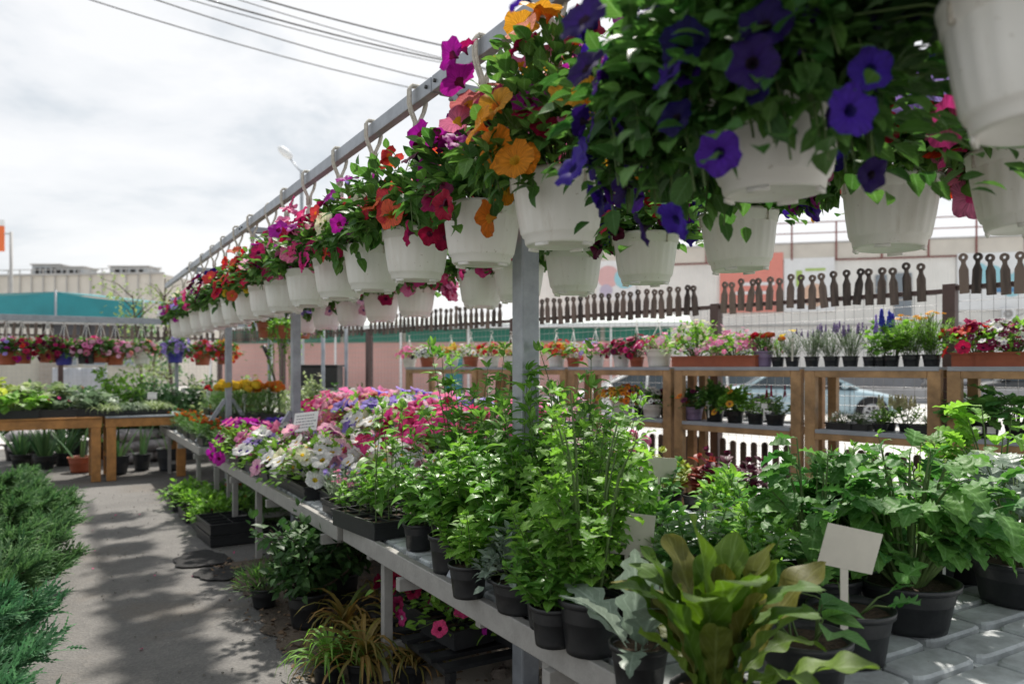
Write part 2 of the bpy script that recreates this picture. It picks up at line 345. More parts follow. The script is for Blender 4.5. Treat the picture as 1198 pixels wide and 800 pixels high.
# ------------------------------------------------------------------ pots (local z = 0 at the foot)
def pot_geo(style, r, h):
    g = G(); soil = G()
    if style == 'basket':                                # fluted white hanging pot with a stepped foot
        def mod(a, rr, z):
            return rr * (1 + (.010 * math.cos(22 * a) if .17*h < z < .8*h and rr > r*.5 else 0))
        pr = [(r*.02, .012*h), (r*.60, .012*h), (r*.62, 0), (r*.68, 0), (r*.715, .03*h), (r*.735, .12*h), (r*.775, .135*h), (r*.785, .16*h), (r*.80, .18*h),
              (r*.865, .45*h), (r*.925, .78*h), (r*.93, .80*h), (r*.965, .81*h), (r*.975, .93*h), (r*1.0, .94*h), (r*1.005, 1.0*h), (r*.955, 1.0*h), (r*.93, .9*h), (r*.86, .6*h)]
        g.lathe(pr, 88, mod=mod)
        for k in range(4):                               # little notched feet
            a = k * PI / 2 + .4
            g.box((r*.66*math.cos(a), r*.66*math.sin(a), -.018*h), (r*.06, r*.30, .045*h), rz=a)
        soil.lathe([(r*.01, .9*h), (r*.5, .91*h), (r*.92, .88*h)], 16)
    elif style in ('tray', 'planter'):
        a, b = (r * 1.15, r * .8) if style == 'tray' else (r * 1.0, r * .45)
        k = .93
        for (x, y, w, d) in ((0, -b, 2*a, .006), (0, b, 2*a, .006), (-a, 0, .006, 2*b), (a, 0, .006, 2*b)): g.box((x, y, h/2), (w, d, h))
        for s in (-1, 1):
            g.box((0, s*(b+.004), h-.006), (2*a+.02, .016, .012)); g.box((s*(a+.004), 0, h-.0055), (.016, 2*b, .0125))
            g.box((0, s*(b+.002), h*.55), (2*a+.006, .008, .01))
        g.box((0, 0, .004), (2*a, 2*b, .006))
        if style == 'tray':
            for i in range(1, 4): g.box((-a + i*2*a/4, 0, h*.52), (.008, 2*b-.008, h*.9))
            g.box((0, 0, h*.5), (2*a-.008, .008, h*.9))
        soil.box((0, 0, h*.42), (2*a-.016, 2*b-.016, h*.8))
    else:
        rim = .88 if style != 'tub' else .93
        pr = [(r*.02, .01*h), (r*.70, .01*h), (r*.71, 0), (r*.73, 0), (r*.76, .12*h), (r*.90, rim*h), (r*.985, rim*h), (r*1., .995*h), (r*.985, h), (r*.93, h), (r*.91, .85*h), (r*.86, .6*h)]
        if style == 'tub': pr[5:5] = [(r*.86, .55*h), (r*.885, .56*h), (r*.885, .62*h)]
        g.lathe(pr, 32)
        soil.lathe([(r*.01, .88*h), (r*.5, .885*h), (r*.91, .86*h)], 14)
    return g, soil

def hanger_geo(r, h, top, wire=False):
    """three strings from the rim to an apex, and for the beam pots a cotton loop; z measured from the pot's foot"""
    g = G()
    ap = np.array([0, 0, top - (.17 if not wire else .05)])
    for k in range(3):
        a = k * 2 * PI / 3 + .5
        p = np.array([r*.97*math.cos(a), r*.97*math.sin(a), h*.97])
        g.tube([p, (p + ap) / 2 + [0, 0, -.004], ap], .0026 if not wire else .0035, 5)
        if not wire: g.tube([p + [0, 0, .01], p + [0, 0, -.04]], .005, 5)
    if wire:
        t = np.linspace(-2.4, PI*.75, 9)
        g.tube([ap] + [ap + [.018*math.cos(x), 0, .03 + .018*math.sin(x)] for x in t], .0035, 5)
    else:
        g.lathe([(.020, -.05), (.021, -.02), (.012, 0), (.012, .02), (.009, .03)], 10, ap)
        w, hh, zc = .036, .052, top                       # loop round the beam (beam centre at top)
        for dx in (-.009, .009):
            k = .009; lo = zc - hh * 1.9
            P = [ap + [-k, dx, .02], [-k, dx, lo], [-w*.8, dx, zc-hh*1.05], [-w, dx, zc-hh*.5], [-w, dx, zc+hh*.55], [-w*.75, dx, zc+hh*.85], [w*.75, dx, zc+hh*.85], [w, dx, zc+hh*.55], [w, dx, zc-hh*.5], [w*.8, dx, zc-hh*1.05], [k, dx, lo], ap + [k, dx, .02]]
            g.tube(P, .0066, 6)
    return g

# ------------------------------------------------------------------ plants
def unit(v): return v / (np.linalg.norm(v, axis=-1, keepdims=True) + 1e-9)
def sph(rg, n): return unit(rg.normal(size=(n, 3)))
def dome(rg, n, Rr, H, z0, shell=.55, flat=.5, droop=0., gap=.35, rim=None):
    """n points through a lumpy dome; returns positions and outward directions"""
    ph = rg.random(n) * 2 * PI; rho = np.sqrt(rg.random(n)); q = shell + (1 - shell) * rg.random(n) ** .6
    lump = 1 + gap * (np.sin(3*ph + rg.random()*6) * .5 + np.sin(5*ph + rg.random()*6) * .35 + np.sin(7*rho*3 + ph*2 + rg.random()*6) * .4) * .55
    x = Rr * rho * np.cos(ph) * lump * q; y = Rr * rho * np.sin(ph) * lump * q
    z = z0 + H * (1 - rho ** 2) ** flat * q * lump - droop * (np.clip((np.hypot(x, y) - (rim or .6*Rr)) / max(.02, Rr - (rim or .6*Rr)), 0, 1) ** .6) * rg.random(n)
    P = np.stack([x, y, z], 1)
    D = np.stack([x / Rr * 1.1, y / Rr * 1.1, (z - z0) / max(H, .01) * .7 + .15], 1)
    return P, unit(D + .01)

def plant_geo(s, rg):
    """s: dict. returns foliage G, flower list of G"""
    g = G(); z0 = s['h0'] * .9; T = LT[s['leaf']]; n = s['n']; ls = s['ls']; Rr, H = s['R'], s['H']; mode = s['mode']
    tips = []; stemi = 1
    def lv(P, D, N, size=ls):
        k = len(P); g.inst(T, P, D, N, size * (.65 + .6 * rg.random(k)), 0)
    if mode == 'mound':
        P, D = dome(rg, n, Rr, H, z0, s.get('shell', .45), .5, s.get('droop', 0.), s.get('gap', .5), s['r']*1.06 if s.get('pot') else None)
        lv(P, D + .55 * sph(rg, n), UP + .6 * D + .5 * sph(rg, n))
        for k in range(min(40, n // 12)):
            p = P[rg.integers(n)]; b = np.array([p[0]*.2, p[1]*.2, z0 - .01]); m = (b + p) / 2 + [0, 0, .02]
            g.tube([b, m, p], [.004, .003, .0015], 4, 1, False)
        for k in range(s.get('strands', 0)):               # trailing shoots over the rim
            a = rg.random() * 2 * PI; L = s['L'] * (.5 + .7 * rg.random()); pts = []; spd = max(.62 * s['r'], Rr * (.20 + .38 * rg.random()))
            while s.get('side') and math.cos(a)*.861 - math.sin(a)*.509 > s['side']: a = rg.random() * 2 * PI
            for u in np.linspace(0, 1, 8):
                rad = s['r'] * .86 + spd * min(1, u * 2.6) * (1 - .15 * u)
                pts.append([rad*math.cos(a + .25*u), rad*math.sin(a + .25*u), z0 + .04 + .12 * u - L * 1.3 * u * u])
            g.tube(pts, .0025, 4, 1, False); pts = np.array(pts)
            kk = s.get('sl', 16); i = rg.random(kk) * 6.9; i0 = i.astype(int); p = pts[i0] + (pts[i0+1] - pts[i0]) * (i - i0)[:, None]
            d = unit(sph(rg, kk) + [math.cos(a) * .5, math.sin(a) * .5, -.2]); lv(p, d, UP + .5 * sph(rg, kk))
            tips.append((pts[-1], unit(np.array([math.cos(a), math.sin(a), -.1])))); tips.append((pts[5], unit(np.array([math.cos(a), math.sin(a), .3]))))
    elif mode == 'stems':                                  # upright shoots with leaf pairs up the stem
        ns = s['stems']; ex = s.get('ext', None)
        for k in range(ns):
            a = rg.random() * 2 * PI; q = math.sqrt(rg.random())
            b = np.array([q*s['r']*.75*math.cos(a), q*s['r']*.75*math.sin(a), z0])
            if ex: b = np.array([(rg.random()-.5)*2*ex[0], (rg.random()-.5)*2*ex[1], z0])
            hh = H * (.6 + .5 * rg.random()); lean = np.array([math.cos(a), math.sin(a)]) * Rr * q * (.5 + .7 * rg.random())
            u = np.linspace(0, 1, 7); bend = rg.normal(size=2) * .02
            pts = np.stack([b[0] + lean[0]*u**1.5 + bend[0]*np.sin(3*u), b[1] + lean[1]*u**1.5 + bend[1]*np.sin(3*u), b[2] + hh*u], 1)
            g.tube(pts, np.linspace(s.get('sr', .004), .0015, 7), 5, 1, False)
            m = max(3, n // ns); uu = s.get('bare', .15) + (1 - s.get('bare', .15)) * (np.arange(m) + .5) / m
            i = uu * 5.99; i0 = i.astype(int); p = pts[i0] + (pts[i0+1] - pts[i0]) * (i - i0)[:, None]
            an = np.arange(m) * (PI / 2 + .15) + np.repeat(rg.random() * 6, m) + (np.arange(m) % 2) * PI
            el = s.get('el', .35) + .5 * uu ** 2 + .2 * rg.normal(size=m)
            d = np.stack([np.cos(an)*np.cos(el), np.sin(an)*np.cos(el), np.sin(el)], 1)
            sz = ls * (1.1 - .55 * np.abs(uu - .45) - .25*uu) * (.75 + .5 * rg.random(m))
            g.inst(T, p, d, UP + .25 * sph(rg, m), sz, 0)
            kk = 4; g.inst(T, np.repeat(pts[-1:], kk, 0), unit(sph(rg, kk) * .7 + UP), sph(rg, kk), ls * .38, 0)
            tips.append((pts[-1], unit(pts[-1] - pts[-2])))
    elif mode == 'petioled':                               # long leaf stalks from the crown (celery, kale, geranium)
        for k in range(n):
            a = rg.random() * 2 * PI; q = rg.random(); hh = H * (.35 + .65 * rg.random()); rad = Rr * (.25 + .75 * q)
            b = np.array([.25*s['r']*math.cos(a), .25*s['r']*math.sin(a), z0 - .005]); e = np.array([rad*math.cos(a), rad*math.sin(a), z0 + hh * (1 - .35*q)])
            m = b * .45 + e * .55 + [0, 0, hh * .18]
            g.tube([b, m, e], [s.get('sr', .004), s.get('sr', .004) * .8, .002], 5, 1, False)
            kk = s.get('per', 3)
            for t in range(kk):
                f = 1 - .22 * t * (t > 0); p = m + (e - m) * f
                d = unit(np.array([math.cos(a), math.sin(a), .3 - .3*q]) + .65 * sph(rg, 1)[0] * (1 if kk > 1 else .4))
                lv(p[None], d[None], (UP + .5 * sph(rg, 1)))
    elif mode == 'rosette':
        for k in range(n):
            f = k / n; a = k * 2.39996 + .3 * rg.normal(); el = R(86) - R(s.get('open', 62)) * (f ** s.get('opex', 1.3)) + .12 * rg.normal()
            d = np.array([math.cos(a)*math.cos(el), math.sin(a)*math.cos(el), math.sin(el)]); nn = np.array([-math.cos(a)*math.sin(el), -math.sin(a)*math.sin(el), math.cos(el)])
            p = np.array([.03*math.cos(a), .03*math.sin(a), z0 - .01])
            g.inst(T if not s.get('leaf2') or rg.random() < .5 else LT[s['leaf2']], [p], [d], [nn + .25*rg.normal(size=3)], ls * (.62 + .45 * rg.random()), 0 if rg.random() > s.get('mix', 0) else 2)
    elif mode == 'blades':
        a = rg.random(n) * 2 * PI; q = rg.random(n); el = R(88) - R(s.get('spread', 50)) * q
        d = np.stack([np.cos(a)*np.cos(el), np.sin(a)*np.cos(el), np.sin(el)], 1); nn = np.stack([-np.cos(a)*np.sin(el), -np.sin(a)*np.sin(el), np.cos(el)], 1)
        b = np.stack([np.cos(a)*s['r']*.7*q, np.sin(a)*s['r']*.7*q, np.full(n, z0 - .01)], 1)
        g.inst(T, b, d, nn + .15 * sph(rg, n), H * (.6 + .5 * rg.random(n)), 0)
        for k in range(min(n, 24)): tips.append((b[k] + d[k] * H * .9, UP))
    elif mode == 'juniper':                                # spreading conifer: boughs with feathery sprays
        for k in range(s['stems']):
            a = rg.random() * 2 * PI; L = Rr * (.55 + .6 * rg.random()); hh = H * (.35 + .75 * rg.random())
            u = np.linspace(0, 1, 7)
            pts = np.stack([L*u*math.cos(a), L*u*math.sin(a), z0 + .03 + hh * u ** .8 * (1.15 - .35*u)], 1)
            g.tube(pts, np.linspace(.012, .002, 7), 5, 1, False)
            m = n // s['stems']; i = (.15 + .85 * rg.random(m) ** .7) * 5.99; i0 = i.astype(int); p = pts[i0] + (pts[i0+1] - pts[i0]) * (i - i0)[:, None]
            fw = np.array([math.cos(a), math.sin(a), .55])
            d = unit(fw + .75 * sph(rg, m) + [0, 0, .25]); sz = ls * (.5 + .8 * rg.random(m))
            p2 = p + d * sz[:, None] * .15
            g.inst(T, p2, d, UP + .9 * sph(rg, m), sz, 0)
            j = rg.integers(0, m, m); off = p2[j] + d[j] * sz[j][:, None] * (.25 + .5 * rg.random((m, 1)))
            g.inst(T, off, unit(d[j] + .7 * sph(rg, m)), UP + .9 * sph(rg, m), sz[j] * .55, 0)
    elif mode == 'bush':                                   # twiggy shrub with open crown
        for k in range(s['stems']):
            a = rg.random() * 2 * PI; q = .25 + .75 * rg.random(); hh = H * (.5 + .5 * rg.random()); u = np.linspace(0, 1, 6); w = rg.normal(size=2) * .05
            pts = np.stack([Rr*q*u**1.3*math.cos(a) + w[0]*np.sin(4*u), Rr*q*u**1.3*math.sin(a) + w[1]*np.sin(4*u), z0 + hh*u], 1)
            g.tube(pts, np.linspace(.008, .002, 6), 5, 1, False)
            m = n // s['stems']; i = (.25 + .75 * rg.random(m)) * 4.99; i0 = i.astype(int); p = pts[i0] + (pts[i0+1] - pts[i0]) * (i - i0)[:, None]
            o = sph(rg, m); p = p + o * Rr * .22 * rg.random((m, 1)); lv(p, o + .3*UP, UP + .7 * sph(rg, m)); tips.append((pts[-1], UP))
    # ---------------- flowers: (mesh, matrices) for single blooms, (G, mats) for heads too fine to count
    fl = []
    for (col, eye, ft, cnt, size, how) in s.get('fl', ()):
        q = G(); T2 = FT[ft]; P = np.zeros((0, 3)); X = N = P; Sz = np.zeros(0)
        if how == 'top':
            P, D = dome(rg, cnt, Rr * s.get('fout', 1.06), H * 1.04, z0, .96, .5, s.get('droop', 0.), s.get('gap', .5), s['r']*1.1 if s.get('pot') else None)
            N = unit(D + .5 * sph(rg, cnt) + [0, 0, .12]); X = np.cross(N, sph(rg, cnt)); Sz = size * (.75 + .4 * rg.random(cnt)); P = P + N * Sz[:, None] * .35
        elif how == 'tips' and tips:
            i = rg.integers(len(tips), size=cnt); N = unit(np.array([tips[k][1] for k in i]) + .5 * sph(rg, cnt)); P = np.array([tips[k][0] for k in i]) + N * size * s.get('fpop', .4) + .35 * size * rg.normal(size=(cnt, 3))
            X = np.cross(N, sph(rg, cnt)); Sz = size * (.75 + .4 * rg.random(cnt))
        elif how == 'stalk':
            a = rg.random(cnt) * 2 * PI; u = np.sqrt(rg.random(cnt)); x, y = Rr*.85*u*np.cos(a), Rr*.85*u*np.sin(a); zt = z0 + H * (1.0 + .25 * rg.random(cnt))
            for k in range(cnt): g.tube([[x[k]*.6, y[k]*.6, z0 + H*.4], [x[k], y[k], zt[k]]], .002, 4, 1, False)
            P = np.stack([x, y, zt], 1); N = unit(UP + .45 * sph(rg, cnt)); X = np.cross(N, [1, .2, 0]); Sz = size * (.8 + .35 * rg.random(cnt))
        elif how == 'spike':
            for _ in range(cnt):
                a = rg.random() * 2 * PI; u = math.sqrt(rg.random()); x, y = Rr*.9*u*math.cos(a), Rr*.9*u*math.sin(a); zb = z0 + H * (.75 + .3*rg.random()); L = s.get('spk', .06)
                g.tube([[x*.5, y*.5, z0 + H*.4], [x, y, zb + L*.6]], .0018, 4, 1, False); sp_ = G()
                m = int(10 + 260*L); t = rg.random(m); an = rg.random(m) * 6.28; o = np.stack([np.cos(an), np.sin(an), np.zeros(m)], 1)
                sp_.inst(T2, np.stack([np.zeros(m), np.zeros(m), L*t], 1) + o * (size*.7*(1.05 - t))[:, None], np.cross(o, UP), o + .4*UP, size * (1.1 - .6*t))
                fl.append(('flower_spike', sp_.mesh('flower_spike', [PM[col], PM[eye]]), [Matrix.Translation((x, y, zb))]))
        elif how == 'umbel':
            P0, D0 = dome(rg, cnt, Rr * .95, H, z0, .97, .5, 0, .4)
            m = 13; o = unit(sph(rg, m) + UP * .8); hd = G(); hd.inst(T2, o * size * 1.15, np.cross(o, sph(rg, m)), o, size * (.8 + .4 * rg.random(m)))
            N = unit(D0 + .6*UP); X = np.cross(N, sph(rg, cnt)); c = P0 + N * size * 1.4
            for k in range(cnt): g.tube([P0[k] - N[k] * .06, c[k]], .002, 4, 1, False)
            fl.append(('flower_head', hd.mesh('flower_head', [PM[col], PM[eye]]), mats_of(c, X, N, np.ones(cnt)))); P = P[:0]
        if len(P):
            if ft == 'floret': q.inst(T2, P, X, N, Sz); fl.append(('blossom', q.mesh('blossom', [PM[col], PM[eye]]), None))
            else:
                k = ('flower', ft, col, eye)
                if k not in PROTO: t_ = G(); t_.inst(T2, [[0, 0, 0]], [[0, 1, 0]], [[0, 0, 1]], 1.); PROTO[k] = t_.mesh('flower', [PM[col], PM[eye]])
                fl.append(('flower', PROTO[k], mats_of(P, X, N, Sz)))
    return g, fl
def mats_of(P, D, N, S):
    D = unit(D); X = unit(np.cross(D, N)); Z = np.cross(X, D); out = []
    for p, x, y, z, s in zip(P, X, D, Z, S): out.append(Matrix(((x[0]*s, y[0]*s, z[0]*s, p[0]), (x[1]*s, y[1]*s, z[1]*s, p[1]), (x[2]*s, y[2]*s, z[2]*s, p[2]), (0, 0, 0, 1))))
    return out

PROTO = {}
POTMAT = dict(basket='white', white='white', black='blackp', tub='greyp', terra='terra', purple='purplep', blue='bluep', tray='blackp', planter='terra', grey='greyp')
def proto(s):
    key = repr(sorted(s.items(), key=lambda x: x[0]))
    if key in PROTO: return PROTO[key]
    rg = np.random.default_rng(abs(sum((i + 1) * ord(c) for i, c in enumerate(key))) % 99991)
    s = dict(s); out = []
    st = s.get('pot'); s.setdefault('h0', s.get('ph', 0)); s.setdefault('r', .1)
    if st:
        base = {'white': 'pot', 'black': 'pot', 'terra': 'pot', 'purple': 'pot', 'blue': 'pot', 'grey': 'pot'}.get(st, st)
        a, b = pot_geo(base, s['r'], s['h0'])
        out.append(({'tray': 'tray', 'planter': 'planter'}.get(st, 'pot'), a.mesh('pot', M[POTMAT[st]], st not in ('tray', 'planter')), [('soil', b.mesh('soil', M['soil']))]))
        if s.get('hang'): out.append(('hanger', hanger_geo(s['r'], s['h0'], s['hang'], s.get('wirehang', False)).mesh('hanger', M['rope'] if not s.get('wirehang') else M['white']), []))
    g, fl = plant_geo(s, rg)
    lm = LEAF[s['lm']]
    out.append((s.get('folname', 'foliage'), g.mesh('foliage', [lm, M['stem'] if not s.get('woody') else M['bark'], LEAF[s['lm2']] if s.get('lm2') else lm]), []))
    for nm, me, mm in fl: out.append((nm, me, mm))
    PROTO[key] = out
    return out
def place(s, name, label, cat, loc, rz=None, sc=1., group=None, parent_tilt=None):
    t = thing(name, label, cat, loc, random.random() * 6.28 if rz is None else rz, group, sc if sc != 1. else None)
    for pn, me, subs in proto(s):
        if subs is None: kind(ob(pn, me, t), 'stuff')
        elif subs and isinstance(subs[0], Matrix):
            for m4 in subs: ob(pn, me, t).matrix_basis = m4
        else:
            p = ob(pn, me, t)
            for sn, sm in subs: ob(sn, sm, p)
    return t
# ------------------------------------------------------------------ camera frame helpers (photo 1198 x 800)
random.seed(5)
TH = R(30.6); CT, ST = math.cos(TH), math.sin(TH); F = 900.; EYE = 1.5; HY = 430.
def W(px, zc, z=0.): # a point zc metres deep in the view through photo column px
    xc = (px - 599) / F * zc
    return Vector((xc*CT + zc*ST, -xc*ST + zc*CT, z))
def ZC(py, z): return (EYE - z) * F / (py - HY)
def onplane(px, py, z): return W(px, ZC(py, z), z)
def onX(px, X, z):   # point with given world X seen in column px
    k = (px - 599) / F; zc = X / (k*CT + ST); return W(px, zc, z)
P0 = W(1100, 5.2); SD = Vector((-.664*CT + .748*ST, .664*ST + .748*CT, 0)).normalized(); SN = Vector((SD.y, -SD.x, 0))
SANG = math.atan2(SD.y, SD.x)
def SH(t, off=0., z=0.): return P0 + SD * t + SN * off + Vector((0, 0, z))
def SHpx(px, off, z=0.):
    k = (px - 599) / F; o = P0 + SN * off
    f = lambda p: ((p.x*CT - p.y*ST) - k * (p.x*ST + p.y*CT))
    a, b = f(o), f(o + SD); t = a / (a - b); return o + SD * t + Vector((0, 0, z))

cam = bpy.data.cameras.new('camera'); co = bpy.data.objects.new('camera', cam); COL.objects.link(co); SC.camera = co
co.location = (0, 0, EYE); co.rotation_euler = (R(90), 0, -TH)
cam.sensor_width = 36; cam.lens = F / 1198 * 36; cam.shift_y = 30 / 1198; cam.clip_end = 1000; cam.clip_start = .05
cam.dof.use_dof = True; cam.dof.focus_distance = 2.9; cam.dof.aperture_fstop = 2.5

# ------------------------------------------------------------------ sky, sun
SUN_EL, SUN_AZ = 57, 35      # azimuth clockwise from +Y (the lane direction)
w = bpy.data.worlds.new('World'); SC.world = w; w.use_nodes = True
N, L = w.node_tree.nodes, w.node_tree.links; bg = N['Background']; bg.inputs[1].default_value = .1
sky = N.new('ShaderNodeTexSky'); sky.sky_type = 'NISHITA'; sky.sun_disc = False; sky.sun_elevation = R(SUN_EL); sky.sun_rotation = R(SUN_AZ); sky.dust_density = 2
tc = N.new('ShaderNodeTexCoord'); sp = N.new('ShaderNodeSeparateXYZ'); L.new(tc.outputs['Generated'], sp.inputs[0])
mp = N.new('ShaderNodeMapping'); mp.inputs['Location'].default_value = (7.1, .2, 0); mp.inputs['Rotation'].default_value = (R(8), R(-10), 0); mp.inputs['Scale'].default_value = (1, 1, 2.1); L.new(tc.outputs['Generated'], mp.inputs[0])
nz = N.new('ShaderNodeTexNoise'); nz.inputs['Scale'].default_value = 2.7; nz.inputs['Detail'].default_value = 8; nz.inputs['Roughness'].default_value = .55; nz.inputs['Distortion'].default_value = .35
L.new(mp.outputs[0], nz.inputs['Vector'])
rp = N.new('ShaderNodeValToRGB')     # thin grey undersides among bright white cloud
for e in list(rp.color_ramp.elements)[1:]: rp.color_ramp.elements.remove(e)
rp.color_ramp.elements[0].position = .40; rp.color_ramp.elements[0].color = (4.2, 4.6, 4.95, 1)
for p_, c_ in ((.46, (5.5, 5.8, 6.05)), (.52, (6.75, 6.85, 6.95)), (.59, (7.4, 7.4, 7.4))):
    e = rp.color_ramp.elements.new(p_); e.color = (*c_, 1)
# brighter cloud towards the sun's side
dt = N.new('ShaderNodeVectorMath'); dt.operation = 'DOT_PRODUCT'; dt.inputs[1].default_value = (.72, .62, .3); L.new(tc.outputs['Generated'], dt.inputs[0])
mr = N.new('ShaderNodeMapRange'); mr.inputs['From Min'].default_value = .45; mr.inputs['From Max'].default_value = .84; mr.inputs['To Min'].default_value = -.04; mr.inputs['To Max'].default_value = .16; L.new(dt.outputs['Value'], mr.inputs['Value'])
a2 = N.new('ShaderNodeMath'); a2.operation = 'ADD'; L.new(nz.outputs['Fac'], a2.inputs[0]); L.new(mr.outputs[0], a2.inputs[1]); L.new(a2.outputs[0], rp.inputs[0])
mx = N.new('ShaderNodeMixRGB'); mx.inputs[0].default_value = .9; L.new(sky.outputs[0], mx.inputs[1]); L.new(rp.outputs[0], mx.inputs[2]); L.new(mx.outputs[0], bg.inputs[0])
sun = bpy.data.lights.new('sun', 'SUN'); sun.energy = 4.4; sun.angle = R(2.2); sun.color = (1, .95, .87)
so = bpy.data.objects.new('sun', sun); COL.objects.link(so)
sd = Vector((math.sin(R(SUN_AZ))*math.cos(R(SUN_EL)), math.cos(R(SUN_AZ))*math.cos(R(SUN_EL)), math.sin(R(SUN_EL))))
so.rotation_euler = sd.to_track_quat('Z', 'Y').to_euler(); so.location = sd * 30
SC.view_settings.view_transform = 'Standard'; SC.view_settings.look = 'None'; SC.view_settings.gamma = 1; SC.view_settings.use_curve_mapping = False
SC.view_settings.exposure = 0.48

# ------------------------------------------------------------------ ground
def sheet(name, pts, z, m):
    me = bpy.data.meshes.new(name); me.from_pydata([(x, y, z) for x, y in pts], [], [list(range(len(pts)))]); me.materials.append(m)
    return kind(ob(name, me), 'structure')
m_lot = mat('pale_concrete', (.50,.49,.47), .85, .10, .35, .1, bscale=30)
def asphalt():
    m, N, L, B = nodes('old_asphalt')
    tc = N.new('ShaderNodeTexCoord')
    def noise(sc, det=6, r=.6):
        n = N.new('ShaderNodeTexNoise'); n.inputs['Scale'].default_value = sc; n.inputs['Detail'].default_value = det; n.inputs['Roughness'].default_value = r; L.new(tc.outputs['Object'], n.inputs['Vector']); return n.outputs['Fac']
    def ramp(o, a, b, c0, c1):
        r = N.new('ShaderNodeValToRGB'); r.color_ramp.elements[0].position = a; r.color_ramp.elements[1].position = b
        r.color_ramp.elements[0].color = (*c0, 1); r.color_ramp.elements[1].color = (*c1, 1); L.new(o, r.inputs[0]); return r.outputs[0]
    base = ramp(noise(1.3, 8, .6), .3, .7, (.112,.107,.102), (.165,.158,.15))
    vo = N.new('ShaderNodeTexVoronoi'); vo.inputs['Scale'].default_value = 75; L.new(tc.outputs['Object'], vo.inputs['Vector'])
    chip = ramp(vo.outputs['Color'], .15, .95, (.86,.86,.86), (1.16,1.15,1.13))
    m1 = N.new('ShaderNodeMixRGB'); m1.blend_type = 'MULTIPLY'; m1.inputs[0].default_value = 1; L.new(base, m1.inputs[1]); L.new(chip, m1.inputs[2])
    v2 = N.new('ShaderNodeTexVoronoi'); v2.inputs['Scale'].default_value = 22; L.new(tc.outputs['Object'], v2.inputs['Vector'])
    spot = ramp(v2.outputs['Distance'], .045, .07, (1, 1, 1), (0, 0, 0))
    m2 = N.new('ShaderNodeMixRGB'); m2.inputs[2].default_value = (.34,.32,.29, 1); L.new(spot, m2.inputs[0]); L.new(m1.outputs[0], m2.inputs[1])
    dirt = ramp(noise(.55, 7, .7), .52, .68, (0, 0, 0), (.55, .55, .55))
    m3 = N.new('ShaderNodeMixRGB'); m3.inputs[2].default_value = (.16,.125,.09, 1); L.new(dirt, m3.inputs[0]); L.new(m2.outputs[0], m3.inputs[1])
    L.new(m3.outputs[0], B.inputs['Base Color']); B.inputs['Roughness'].default_value = .88
    bp = N.new('ShaderNodeBump'); bp.inputs['Strength'].default_value = .5; bp.inputs['Distance'].default_value = .006; L.new(vo.outputs['Distance'], bp.inputs['Height']); L.new(bp.outputs[0], B.inputs['Normal'])
    return m
m_asph = asphalt()
m_dirt = mat('bare_soil', (.10,.075,.055), .95, .35, 3, .8, bscale=40, col2=(.17,.13,.095))
sheet('ground', [(-260, -80), (300, -80), (300, 320), (-260, 320)], -.012, m_lot)
yard = [SH(-9, .6), SH(13.6, .6)]
sheet('yard_asphalt', [(-14, -6), (yard[0].x, yard[0].y), (yard[1].x, yard[1].y), (-14, 19)], -.004, m_asph)
rg = np.random.default_rng(11)
def ragged(x0, x1, y0, y1, n=70, amp=.10):
    ys = np.linspace(y0, y1, n); e = np.cumsum(rg.normal(size=n)) ; e = e - np.linspace(e[0], e[-1], n); e = amp * (e / (abs(e).max() + 1e-6) + .4 * rg.normal(size=n) * .5)
    return [(x1, y0), (x1, y1)] + [(x0 + e[i], ys[i]) for i in range(n - 1, -1, -1)]
sheet('soil_strip', ragged(1.08, 3.5, .4, 6.2), .004, m_dirt)
m_tar = mat('fresh_tar', (.052,.051,.051), .97, .25, 60); m_tar.node_tree.nodes['Principled BSDF'].inputs['Specular IOR Level'].default_value = .08
for (px, py, a, b) in ((236, 654, .20, .28), (258, 671, .18, .2)):
    c = onplane(px, py, 0); t = np.linspace(0, 2*PI, 26, endpoint=False); rr = 1 + .10*np.sin(3*t + px) + .07*np.sin(7*t) + .05*rg.normal(size=26)
    sheet('tar_patch', [(c.x + a*r_*math.cos(q), c.y + b*r_*math.sin(q)) for q, r_ in zip(t, rr)], .010, m_tar)
c = W(610, 4.2); sheet('sunlit_patch', [(c.x-.75, c.y-.55), (c.x+.6, c.y-.7), (c.x+.7, c.y+.4), (c.x-.5, c.y+.5)], .010, mat('sunlit_pale_ground', (.36,.32,.27), .9, .12, 4, .3, bscale=60))  # sunlit pale patch of ground under the bench, its light put into the colour
# bark chips, dead leaves and gravel on the soil
g = G(); n = 2600; p = np.stack([1.0 + 2.0*rg.random(n)**1.1, .9 + 5.4*rg.random(n), np.full(n, .012)], 1); p[:, 0] += .05*rg.normal(size=n)
d = sph(rg, n); d[:, 2] *= .25; g.inst(LT['oval4'], p, d, UP + .5*sph(rg, n), .018 + .035*rg.random(n), 0)
kind(ob('leaf_litter', g.mesh('leaf_litter', leafmat('dead_leaf', (.06,.035,.02), (.24,.16,.10), .05, .9))), 'stuff')
g = G(); n = 900; p = np.stack([.25 + 2.4*rg.random(n), 1.5 + 9*rg.random(n), np.full(n, .004)], 1)
g.inst(FT['ball'], p, [0, 1, 0], UP + .5*sph(rg, n), .002 + .005*rg.random(n)**2, 0)
kind(ob('gravel', g.mesh('gravel', mat('grit', (.30,.28,.25), .9, .3, 30))), 'stuff')
g = G(); n = 16; p = np.stack([.15 + 1.2*rg.random(n), 2.2 + 7*rg.random(n), np.full(n, .008)], 1)
g.inst(LT['round'], p, sph(rg, n)*[1, 1, .15], UP + .3*sph(rg, n), .012 + .016*rg.random(n), 0); kind(ob('fallen_petals', g.mesh('fallen_petals', PM['hot'])), 'stuff')
g = G()
